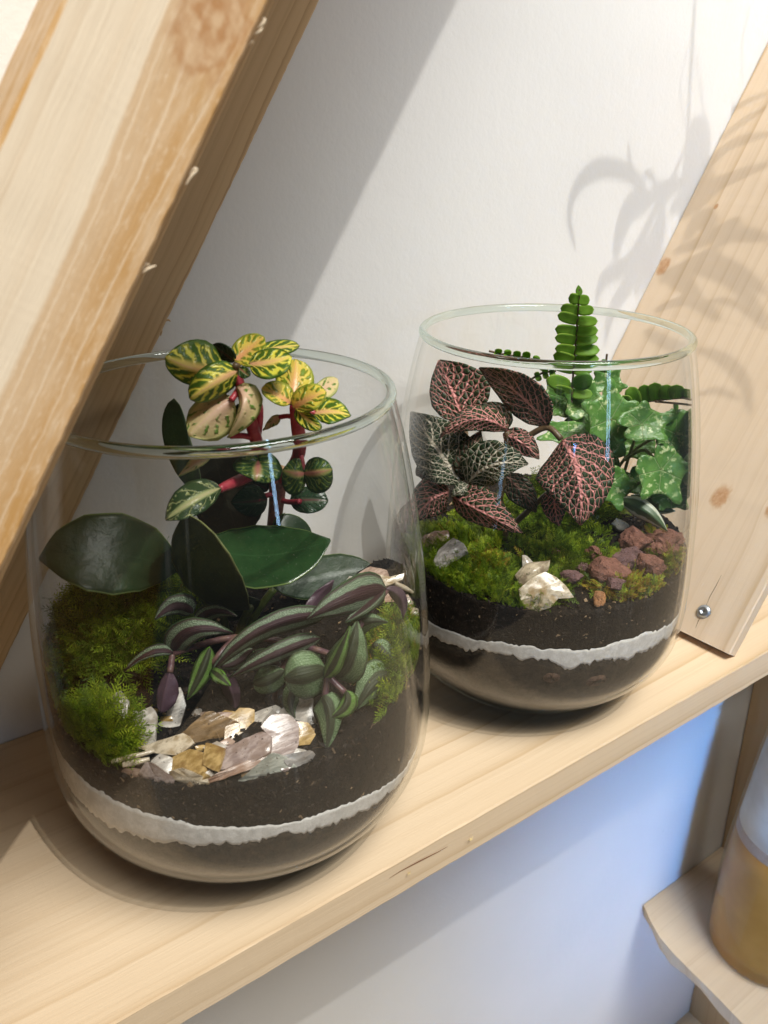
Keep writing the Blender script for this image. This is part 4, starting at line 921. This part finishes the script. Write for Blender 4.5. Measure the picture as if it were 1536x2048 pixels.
TC = -Fh*.62+np.array([0, 0, .78]); TC /= np.linalg.norm(TC)
def chip(k, poly, mat, label, lift=.002, th=.0016, tilt=(0, 0), bulge=.0005, cat='shell', name='shell_chip', ridges=0, group=None, q=None):
    j = J1 if k == 1 else J2; R = random.Random(int(poly[0][0]*31+poly[0][1]*7))
    cx = sum(p[0] for p in poly)/len(poly); cy = sum(p[1] for p in poly)/len(poly)
    c = onsoil(k, cx, cy) if q is None else at(j, cx, cy, q)
    c = c-ray(cx, cy)*lift
    tilt = (tilt[0]+R.gauss(0, .22), tilt[1]+R.gauss(0, .16)) if k == 1 else tilt
    n = TC+Rh*tilt[0]+Fh*tilt[1]; n = n/np.linalg.norm(n)
    P = []
    m = len(poly); poly = [(cx+(p[0]-cx)*1.14, cy+(p[1]-cy)*1.14) for p in poly]
    # subdivide the outline, rounding corners a little
    for i in range(m):
        a, b_ = np.array(poly[i], float), np.array(poly[(i+1) % m], float); pv = np.array(poly[i-1], float)
        P.append(a*.94+.03*pv+.03*b_); 
        nn = max(1, int(np.linalg.norm(b_-a)/14))
        for s in range(1, nn+1):
            w = a+(b_-a)*s/(nn+1); P.append(w+np.array([R.gauss(0, .45), R.gauss(0, .45)]))
    out = [clampin(j, onplane(u, v, c, n), u, v, .001) for u, v in P]
    cen = sum(out)/len(out); V, Fc = [], []; M_ = len(out)
    def lift_(p, f):
        h = bulge*(1-f*f)+.00012*mnoise.noise(Vector(p*260))
        if ridges:
            axis = out[0]-cen; axis = axis/np.linalg.norm(axis); h += .0003*math.sin(ridges*np.dot(p-cen, np.cross(axis, n))*1000)
        return p+n*h
    rings = [(1, -th), (1, -th*.12), (.985, 0), (.72, 0), (.42, 0), (.15, 0)]
    for f, dz in rings:
        for p in out:
            pp = cen+(p-cen)*f; V.append((lift_(pp, f) if dz == 0 else pp)+n*dz)
    for r in range(len(rings)-1):
        for i in range(M_): Fc.append((r*M_+i, r*M_+(i+1) % M_, (r+1)*M_+(i+1) % M_, (r+1)*M_+i))
    Fc.append(tuple(range((len(rings)-1)*M_, len(rings)*M_))); Fc.append(tuple(range(M_-1, -1, -1)))
    o = mesh(name, V, Fc, SM[mat], None); md = o.modifiers.new('edge', 'EDGE_SPLIT'); md.split_angle = math.radians(38)
    o.location = (0, 0, 0)
    return tag(o, label, cat, group or ('shell chips in the left jar' if k == 1 else 'shell chips in the right jar'))
CH1 = [
 ([(157, 1419), (169, 1394), (202, 1392), (213, 1402), (235, 1383), (249, 1402), (246, 1436), (170, 1440)], 'white', 'white shell piece half hidden behind the bright moss tuft', .007, (-.1, 0)),
 ([(113, 1448), (120, 1438), (138, 1441), (144, 1463), (126, 1462)], 'white', 'small white pebble like shell at the left glass, upper of two', .002, (-.3, 0)),
 ([(115, 1466), (124, 1459), (142, 1462), (149, 1490), (120, 1494)], 'cream', 'small cream shell at the left glass, lower of two', .002, (-.3, 0)),
 ([(344, 1386), (358, 1380), (369, 1413), (358, 1449), (342, 1468), (306, 1476), (306, 1454), (331, 1438)], 'white', 'white rounded shell piece below the purple leaf underside', .003, (.1, .1)),
 ([(257, 1424), (280, 1428), (298, 1418), (309, 1435), (306, 1482), (290, 1506), (247, 1512)], 'white', 'tall upright white shell piece right of the moss tuft', .005, (-.1, -.35)),
 ([(506, 1428), (550, 1412), (561, 1419), (525, 1456), (508, 1462)], 'white', 'white shell with a teal glint behind the mauve disc', .003, (0, 0)),
 ([(559, 1428), (594, 1397), (625, 1400), (623, 1425), (638, 1469), (632, 1477), (600, 1440)], 'white', 'long pointed white shell under the round striped leaf', .002, (.1, 0)),
 ([(455, 1439), (478, 1419), (506, 1422), (508, 1462), (456, 1492), (450, 1484)], 'amber', 'amber shell piece right of the big brown one', .002, (0, 0)),
 ([(358, 1487), (369, 1465), (413, 1427), (425, 1426), (456, 1439), (487, 1453), (462, 1472), (400, 1484)], 'brown', 'large translucent brown shell piece in the middle of the pile', .005, (0, -.1)),
 ([(279, 1495), (306, 1487), (363, 1468), (383, 1487), (350, 1509), (306, 1504)], 'cream', 'pale yellow pointed shell lying across the pile', .007, (0, 0)),
 ([(303, 1523), (320, 1509), (344, 1517), (339, 1553), (312, 1550)], 'white', 'squarish white shell chip under the pale yellow one', .005, (0, 0)),
 ([(344, 1517), (380, 1500), (403, 1506), (410, 1534), (408, 1553), (342, 1537)], 'amber', 'flat golden shell chip with a dark stain', .006, (0, 0)),
 ([(279, 1550), (292, 1528), (303, 1528), (347, 1558), (331, 1594), (306, 1577)], 'mauve', 'thin mauve shell chip at the lower left of the pile', .007, (-.1, -.3)),
 ([(243, 1547), (251, 1538), (279, 1539), (287, 1567), (295, 1583), (257, 1567)], 'pink', 'orange pink shell chip at the far left of the pile', .006, (-.1, -.2)),
 ([(342, 1545), (366, 1538), (413, 1558), (415, 1572), (399, 1576), (347, 1558)], 'cream', 'oblong cream shell piece low in front of the pile', .009, (0, -.2)),
 ([(416, 1559), (441, 1544), (537, 1506), (541, 1516), (503, 1537), (419, 1566)], 'pink', 'narrow brown pink shell strip under the ridged piece', .006, (0, 0)),
 ([(406, 1528), (412, 1487), (447, 1497), (434, 1541)], 'amber', 'small bright amber shell block in the pile', .010, (0, -.15)),
 ([(436, 1537), (447, 1500), (522, 1466), (537, 1475), (536, 1503), (503, 1522)], 'mauve', 'long ridged shell piece in the middle front', .010, (0, 0), 1.6),
 ([(594, 1444), (616, 1447), (630, 1469), (619, 1487), (592, 1489)], 'amber', 'rounded orange shell right of the mauve disc', .006, (.1, 0)),
 ([(525, 1456), (544, 1434), (575, 1433), (594, 1450), (594, 1487), (587, 1502), (566, 1512), (539, 1503), (541, 1469)], 'mauve', 'translucent mauve disc shell on top of the pile', .010, (.1, -.1)),
 ([(564, 1512), (619, 1502), (628, 1509), (606, 1553), (575, 1528)], 'grey', 'grey shell chip right behind the pale green one', .005, (.1, 0)),
 ([(477, 1566), (544, 1509), (575, 1522), (603, 1550), (578, 1570), (522, 1572)], 'green', 'big flat pale green shell at the front of the pile', .009, (0, 0)),
 ([(689, 1167), (700, 1153), (710, 1156), (722, 1152), (731, 1166), (712, 1170)], 'white', 'small bright white shell at the back right of the left jar', .002, (0, 0)),
 ([(719, 1147), (741, 1134), (772, 1141), (775, 1159), (747, 1163)], 'pink', 'pink brown shell at the back right of the left jar', .002, (0, 0)),
 ([(747, 1163), (762, 1150), (780, 1154), (806, 1147), (803, 1159), (769, 1172)], 'cream', 'cream pointed shell at the back right of the left jar', .004, (0, 0)),
 ([(755, 1203), (766, 1183), (784, 1184), (790, 1203)], 'pink', 'pink shell beside the right moss of the left jar', .002, (0, 0)),
 ([(800, 1195), (816, 1190), (826, 1205), (818, 1222), (804, 1216)], 'pink', 'small brown pink shell at the right glass of the left jar', .002, (0, 0)),
 ([(814, 1219), (826, 1215), (836, 1218), (836, 1231), (818, 1232)], 'cream', 'small cream pebble at the right glass of the left jar', .003, (0, 0)),
]
for row in CH1: chip(1, row[0], row[1], row[2], row[3], tilt=row[4], ridges=row[5] if len(row) > 5 else 0)
fr_ = random.Random(5)
near = [((246, 1410), 'upright white shell'), ((330, 1430), 'rounded white shell'), ((420, 1455), 'big brown shell'), ((480, 1455), 'amber shell'), ((333, 1490), 'pale yellow shell'), ((322, 1532), 'squarish white chip'), ((378, 1525), 'golden chip'), ((310, 1560), 'thin mauve chip'),
        ((380, 1558), 'oblong cream piece'), ((425, 1513), 'bright amber block'), ((490, 1500), 'ridged piece'), ((611, 1465), 'rounded orange shell'), ((565, 1470), 'mauve disc'), ((595, 1527), 'grey chip'), ((540, 1540), 'pale green shell'), ((600, 1435), 'long pointed white shell'), ((533, 1438), 'teal glinting shell')]
used_ = set()
for i in range(60):
    u_, v_ = fr_.uniform(262, 620), fr_.uniform(1420, 1558)
    if v_ > 1575-.10*(u_-262) or v_ < 1400+.05*abs(u_-420) or len(used_) >= 24: continue
    n_ = fr_.choice((4, 5, 5, 6)); r_ = fr_.uniform(11, 24); a0 = fr_.uniform(0, 6); asp = fr_.uniform(.45, .9)
    (nu_, nv_), nm = min(near, key=lambda q: (q[0][0]-u_)**2+(q[0][1]-v_)**2)
    side_ = ('right of' if u_ > nu_ else 'left of') if abs(u_-nu_) > abs(v_-nv_) else ('just below' if v_ > nv_ else 'just above')
    mt_ = fr_.choice(['amber', 'mauve', 'white', 'cream', 'brown', 'pink', 'grey']); lab_ = 'small %s shell fragment %s the %s' % (mt_, side_, nm)
    poly_ = [(u_+r_*math.cos(a0+6.283*q/n_)*fr_.uniform(.75, 1.2), v_+asp*r_*math.sin(a0+6.283*q/n_)*fr_.uniform(.75, 1.2)) for q in range(n_)]
    tl_ = (fr_.uniform(-.5, .5), fr_.uniform(-.4, .4)); lf_ = fr_.uniform(.0, .003)
    if lab_ in used_: continue
    used_.add(lab_); chip(1, poly_, mt_, lab_, lf_, tilt=tl_, name='shell_fragment')
def stick(k, pts, r, mat, label, cat='stick', name='stick', lift=.004, group=None):
    P = []
    for u, v in pts:
        p = onsoil(k, u, v); P.append(clampin(J1 if k == 1 else J2, p-ray(u, v)*lift, u, v, .0012))
    v, f = tube(P, [r*.8]+[r]*(len(pts)-2)+[r*.6], 8); return tag(mesh(name, v, f, mat, None), label, cat, group)
stick(1, [(224, 1523), (262, 1514), (309, 1502)], .0011, SM['cream'], 'slim cream shell sliver left of the pile, upper of two', 'shell', 'shell_sliver', .006, 'shell chips in the left jar')
stick(1, [(246, 1530), (275, 1524), (299, 1518)], .0013, SM['cream'], 'slim cream shell sliver left of the pile, lower of two', 'shell', 'shell_sliver', .007, 'shell chips in the left jar')
stick(1, [(790, 1166), (808, 1175), (826, 1185)], .0012, SM['cream'], 'slim pale shell sliver at the back right of the left jar', 'shell', 'shell_sliver', .004, 'shell chips in the left jar')
m_straw = wood('straw', (.40, .26, .12), (.25, .15, .06), seed=2)
stick(1, [(246, 1293), (262, 1270), (284, 1237)], .0007, m_straw, 'dry straw stalk lying in the moss of the left jar', 'straw', 'straw', .006)
stick(1, [(436, 1241), (448, 1222), (460, 1196)], .0008, SM['brown'], 'small brown twig between the dark leaves', 'twig', 'twig', .05)
stick(1, [(745, 1462), (775, 1448), (800, 1432)], .0006, m_straw, 'fine twig on the dark soil at the right of the left jar', 'twig', 'twig', .003)
CH2 = [
 ([(869, 1125), (880, 1100), (906, 1078), (925, 1090), (933, 1105), (905, 1122), (886, 1136)], 'grey', 'grey layered shell at the left of the right jar', .011, (-.2, 0), 1.4, 'shell', 'shell_chip'),
 ([(843, 1074), (870, 1064), (894, 1062), (896, 1076), (870, 1100), (855, 1113)], 'pink', 'brown layered shell at the far left of the right jar', .008, (-.2, 0), 1.4, 'shell', 'shell_chip'),
 ([(1045, 1111), (1054, 1113), (1066, 1125), (1060, 1142), (1047, 1140)], 'white', 'white pointed shell behind the tan pebble', .015, (0, -.3), 0, 'shell', 'shell_chip'),
 ([(1043, 1179), (1066, 1160), (1090, 1148), (1110, 1158), (1125, 1171), (1142, 1194), (1113, 1195), (1100, 1212), (1074, 1220), (1056, 1212), (1047, 1199)], 'cream', 'fan shaped ribbed shell below the tan pebble', .014, (0, -.35), 1.1, 'shell', 'shell_chip'),
 ([(1033, 1150), (1054, 1128), (1076, 1126), (1097, 1123), (1093, 1142), (1070, 1164), (1058, 1171), (1043, 1168)], 'tan', 'tan pebble resting on the fan shaped shell', .019, (0, -.2), 0, 'pebble', 'pebble'),
]
for row in CH2: chip(2, row[0], row[1], row[2], row[3], tilt=row[4], ridges=row[5], cat=row[6], name=row[7], th=.004 if row[7] == 'pebble' else .0016, bulge=.0035 if row[7] == 'pebble' else .001)
def stone_mat(name, c1, c2, c3):
    t = NT(name); o = t.obj(); n = t.noise(o, 210, 5, .65); n2 = t.noise(o, 900, 3, .7); vo = t.n('ShaderNodeTexVoronoi', None, Vector=o, Scale=700.0)
    c = t.mix(t.step(n, .3, .7), c1, c2); c = t.mix(t.ma('MULTIPLY', t.step(n2, .58, .7), .6), c, c3)
    pit = t.step(vo.outputs['Distance'], .12, .35)
    return t.done(t.bsdf(Base_Color=t.mix(pit, c1, c), Roughness=.85, Normal=t.bump(t.ma('ADD', t.ma('ADD', n, t.ma('MULTIPLY', n2, .4)), t.ma('MULTIPLY', pit, .3)), .0012, .9)))
m_red = stone_mat('red_lava', (.13, .052, .034), (.24, .105, .072), (.32, .17, .12)); m_pur = stone_mat('purple_lava', (.10, .05, .048), (.17, .09, .085), (.22, .13, .12)); m_org = stone_mat('orange_stone', (.36, .15, .05), (.46, .22, .09), (.55, .32, .17)); m_wst = stone_mat('white_stone', (.46, .45, .42), (.58, .57, .54), (.4, .38, .35))
def stone(k, cx, cy, w, h, mat, label, rough=.18, lift=.004, group='red lava stones in the right jar', cat='stone', name='lava_stone', cuts=15):
    j = J1 if k == 1 else J2; c = onsoil(k, cx, cy, .002); c = c-ray(cx, cy)*lift; R = np.random.default_rng(int(cx*7+cy))
    dep = np.dot(c-CAM, Fw); sx, sy = w*.58/F_PX*dep, h*.58/F_PX*dep; sz = (sx+sy)*.45
    bm = bmesh.new(); bmesh.ops.create_icosphere(bm, subdivisions=4, radius=1)
    pl = [(d/np.linalg.norm(d), R.uniform(.50, .86)) for d in R.normal(0, 1, (cuts, 3))]; off = R.uniform(0, 50, 3)
    V = []
    for v in bm.verts:
        p = np.array(v.co)
        for d, s in pl:
            e = p@d-s
            if e > 0: p = p-d*e*.92
        p = p*(1+rough*mnoise.fractal(Vector(p*1.9+off), 1, 2, 4)+rough*.35*mnoise.noise(Vector(p*7+off)))
        V.append(c+Rt*p[0]*sx*1.12+Up*p[1]*sy*1.12-Fw*p[2]*sz)
    Fc = [tuple(x.index for x in f.verts) for f in bm.faces]; bm.free()
    V = [clampin(j, p, *topx(p), .0008) for p in V] if k == 2 and cx > 1300 else V
    so = mesh(name, V, Fc, mat, None); md = so.modifiers.new('edge', 'EDGE_SPLIT'); md.split_angle = math.radians(24)
    return tag(so, label, cat, group)
stone(2, 1265, 1086, 62, 60, m_red, 'largest smooth faced red brown stone at the top of the stone heap')
stone(2, 1326, 1088, 68, 62, m_red, 'lumpy porous red stone at the right end of the heap', .36)
stone(2, 1254, 1118, 52, 38, m_pur, 'dark red stone below the largest one', .2)
stone(2, 1298, 1132, 54, 48, m_red, 'brown red stone at the lower right of the heap', .2, .005)
stone(2, 1212, 1142, 76, 54, m_red, 'flat red slab stone at the lower left of the heap', .14, .008, cuts=12)
stone(2, 1190, 1108, 32, 24, m_red, 'small pinkish lump above the flat red slab', .3, .004)
stone(2, 1228, 1168, 38, 30, m_pur, 'round dark brown lump at the bottom of the heap', .2, .007)
stone(2, 1142, 1156, 46, 26, m_pur, 'flat purple grey stone left of the heap', .15, .006)
stone(2, 1166, 1136, 26, 22, m_pur, 'small dark stone between moss and the flat red slab', .25, .005)
stone(2, 1201, 1198, 24, 30, m_org, 'single bright orange stone below the heap near the glass', .2, .004)
stone(2, 1240, 1052, 32, 26, m_wst, 'small white stone behind the largest red one', .12, .002)
stone(2, 1187, 1036, 20, 18, m_wst, 'tiny pale stone in the moss under the pink leaf', .12, .004)
stone(2, 1113, 1104, 24, 16, m_red, 'small red stone in the moss left of the heap', .25, .004)
# loose bark and clay lumps seen through the glass under the sand of the right jar
for (u, v, w, h, lab) in [(1104, 1356, 34, 24, 'round brown clay lump under the sand, left of two'), (1194, 1362, 48, 28, 'round brown clay lump under the sand, right of two')]:
    d = ray(u, v); p = None
    for t in np.arange(.3, .7, .0006):
        p = CAM+d*t; q = p-A3(J2)
        if math.hypot(q[0], q[1]) < r_in(q[2])+.001: break
    dep = np.dot(p-CAM, Fw); bm = bmesh.new(); bmesh.ops.create_icosphere(bm, subdivisions=3, radius=1)
    V = []
    for x in bm.verts:
        s = np.array(x.co)*(1+.12*mnoise.noise(Vector(x.co)*2)); V.append(clampin(J2, p+Fw*.0012+Rt*s[0]*w*.5/F_PX*dep+Up*s[1]*h*.5/F_PX*dep-Fw*s[2]*.003, u, v, -.0008))
    mesh_o = mesh('clay_lump', V, [tuple(y.index for y in f.verts) for f in bm.faces], stone_mat('brown_clay', (.06, .03, .018), (.12, .065, .04), (.15, .09, .06)), None); bm.free(); tag(mesh_o, lab, 'clay lump', 'clay lumps under the sand')
# ------------------------------------------------------------------ tall vessel on the low shelf
vc = np.array([.634, -.1185, -.5818])
ve = empty('glass_vessel', vc, 'tall blurred glass with amber lower half and white upper half', 'glass vessel')
def vr(z): return np.interp(z, [0, .05, .13, .18, .23, .28, .31, .37], [.064, .0655, .065, .062, .0585, .0546, .052, .050])
zs = np.linspace(0, .37, 30)
V, Fc = lathe([(.0005, .001)]+[(vr(0)*.9, .0008)]+[(vr(z), z+.002) for z in zs], 72); mesh('glass_wall', [v+vc for v in V], Fc, m_glass, ve)
t = NT('amber_fill'); o_ = t.obj(); n_ = t.noise(o_, 22, 3); m_amb = t.done(t.bsdf(Base_Color=t.mix(t.step(n_, .35, .65), (.30, .125, .012), (.38, .175, .03)), Roughness=.35))
t = NT('white_fill'); m_wf = t.done(t.bsdf(Base_Color=t.mix(t.step(t.noise(t.obj(), 40, 3), .3, .7), (.50, .48, .45), (.58, .57, .55)), Roughness=.6))
t = NT('brown_line'); m_bl = t.done(t.bsdf(Base_Color=t.mix(t.noise(t.obj(), 300, 3), (.25, .16, .12), (.42, .33, .27)), Roughness=.8))
for nm, z0, z1, m in (('amber_fill', .005, .172, m_amb), ('middle_band', .1721, .186, m_bl), ('white_fill', .1861, .36, m_wf)):
    pr = [(.0005, z0)]+[(vr(z)-.003, z) for z in np.linspace(z0, z1, 8)]+[(.0005, z1)]
    V, Fc = lathe(pr, 72); mesh(nm, [v+vc for v in V], Fc, m, ve)
# ------------------------------------------------------------------ hanging spider plant above the frame (its shadow falls on wall and board)
LP = np.array([.20, -1.50, 2.53])
m_sp = m_plain('spider_plant_leaf', (.10, .22, .05), (.16, .30, .08), .45, .2)
sb = None
def shade_pt(u, v, f, plane='wall'):
    p = onY(u, v, 0) if plane == 'wall' else onplane(u, v, o2, N2); return p+(LP-p)*f
hp = empty('hanging_plant', shade_pt(1345, 400, .145), 'trailing spider plant hanging on cords above the right jar', 'plant')
def strap(pts, w, f=.14, plane='wall', name='leaf', mat=None, taper=True):
    P = [shade_pt(u, v, f, plane) for u, v in pts]; k = len(P); Q = []
    for i in range(k-1):
        p0, p1, p2, p3 = P[max(i-1, 0)], P[i], P[i+1], P[min(i+2, k-1)]
        for s in range(6):
            t = s/6; Q.append(.5*((2*p1)+(-p0+p2)*t+(2*p0-5*p1+4*p2-p3)*t*t+(-p0+3*p1-3*p2+p3)*t**3))
    Q.append(P[-1]); V, Fc = [], []; n_ = len(Q); tow = LP-Q[0]; tow = tow/np.linalg.norm(tow)
    for i, p in enumerate(Q):
        tg = Q[min(i+1, n_-1)]-Q[max(i-1, 0)]; sd = np.cross(tg, tow); sd /= np.linalg.norm(sd)+1e-9
        ww = min(w*.62, .0022+w*.38)*(math.sin(math.pi*min(.97, .12+.86*i/(n_-1)))**.7 if taper else 1)
        V += [p-sd*ww, p-tow*ww*.35, p+sd*ww]
    for i in range(n_-1):
        b = 3*i; Fc += [(b, b+1, b+4, b+3), (b+1, b+2, b+5, b+4)]
    return mesh(name, V, Fc, mat or m_sp, hp, uvs=[(.5, .5)]*len(V))
for pts_, w_ in [([(1295, 392), (1262, 350), (1205, 336), (1158, 368), (1138, 430), (1152, 500)], .0055), ([(1272, 380), (1260, 330), (1257, 284)], .0032), ([(1300, 400), (1258, 420), (1236, 480), (1232, 520)], .009),
                ([(1320, 400), (1305, 355), (1290, 350), (1288, 385)], .003), ([(1330, 410), (1340, 370), (1368, 300)], .003), ([(1310, 420), (1262, 520), (1206, 560), (1192, 610)], .006), ([(1330, 430), (1275, 540), (1225, 620), (1210, 690)], .007),
                ([(1320, 440), (1300, 520), (1268, 590)], .011), ([(1340, 420), (1372, 390), (1400, 330)], .005), ([(1315, 400), (1325, 450), (1318, 520)], .006), ([(1290, 400), (1330, 380), (1378, 360)], .006)]:
    strap(pts_, w_)
for pts_, w_ in [([(1390, 0), (1381, 150), (1374, 290)], .0028), ([(1393, 60), (1366, 130), (1360, 190), (1370, 255)], .0011), ([(1386, 100), (1402, 180), (1413, 262), (1412, 300)], .0012), ([(1500, 20), (1482, 90), (1488, 170)], .0015)]:
    strap(pts_, w_, .14, 'wall', 'cord', m_brstem, False)
for pts_, w_ in [([(1385, 400), (1440, 365), (1536, 330)], .0075), ([(1400, 350), (1460, 290), (1536, 270)], .006), ([(1375, 480), (1400, 430), (1418, 450), (1408, 480)], .006), ([(1350, 500), (1410, 480), (1460, 450), (1470, 470)], .007), ([(1420, 500), (1470, 470), (1536, 478)], .006), ([(1370, 520), (1450, 530), (1536, 590)], .005), ([(1380, 540), (1460, 560), (1536, 640)], .004), ([(1420, 600), (1480, 610), (1536, 660)], .003),
                ([(1320, 560), (1400, 520), (1440, 520)], .008), ([(1310, 620), (1380, 600), (1440, 640)], .005), ([(1450, 230), (1500, 200), (1536, 190)], .004), ([(1440, 280), (1490, 240), (1536, 215)], .005), ([(1330, 540), (1360, 560), (1400, 600)], .006), ([(1400, 700), (1450, 720), (1490, 770), (1500, 830)], .004), ([(1380, 800), (1430, 780), (1480, 800)], .003), ([(1290, 660), (1340, 690), (1400, 700)], .004)]:
    strap(pts_, w_, .12, 'board')
# pot of the hanging plant
pc = shade_pt(1390, 330, .135)
V, Fc = lathe([(.0005, -.030), (.009, -.030), (.0125, 0), (.0132, .010), (.0118, .010), (.0005, .006)], 36); mesh('pot', [v+pc for v in V], Fc, m_org, hp)
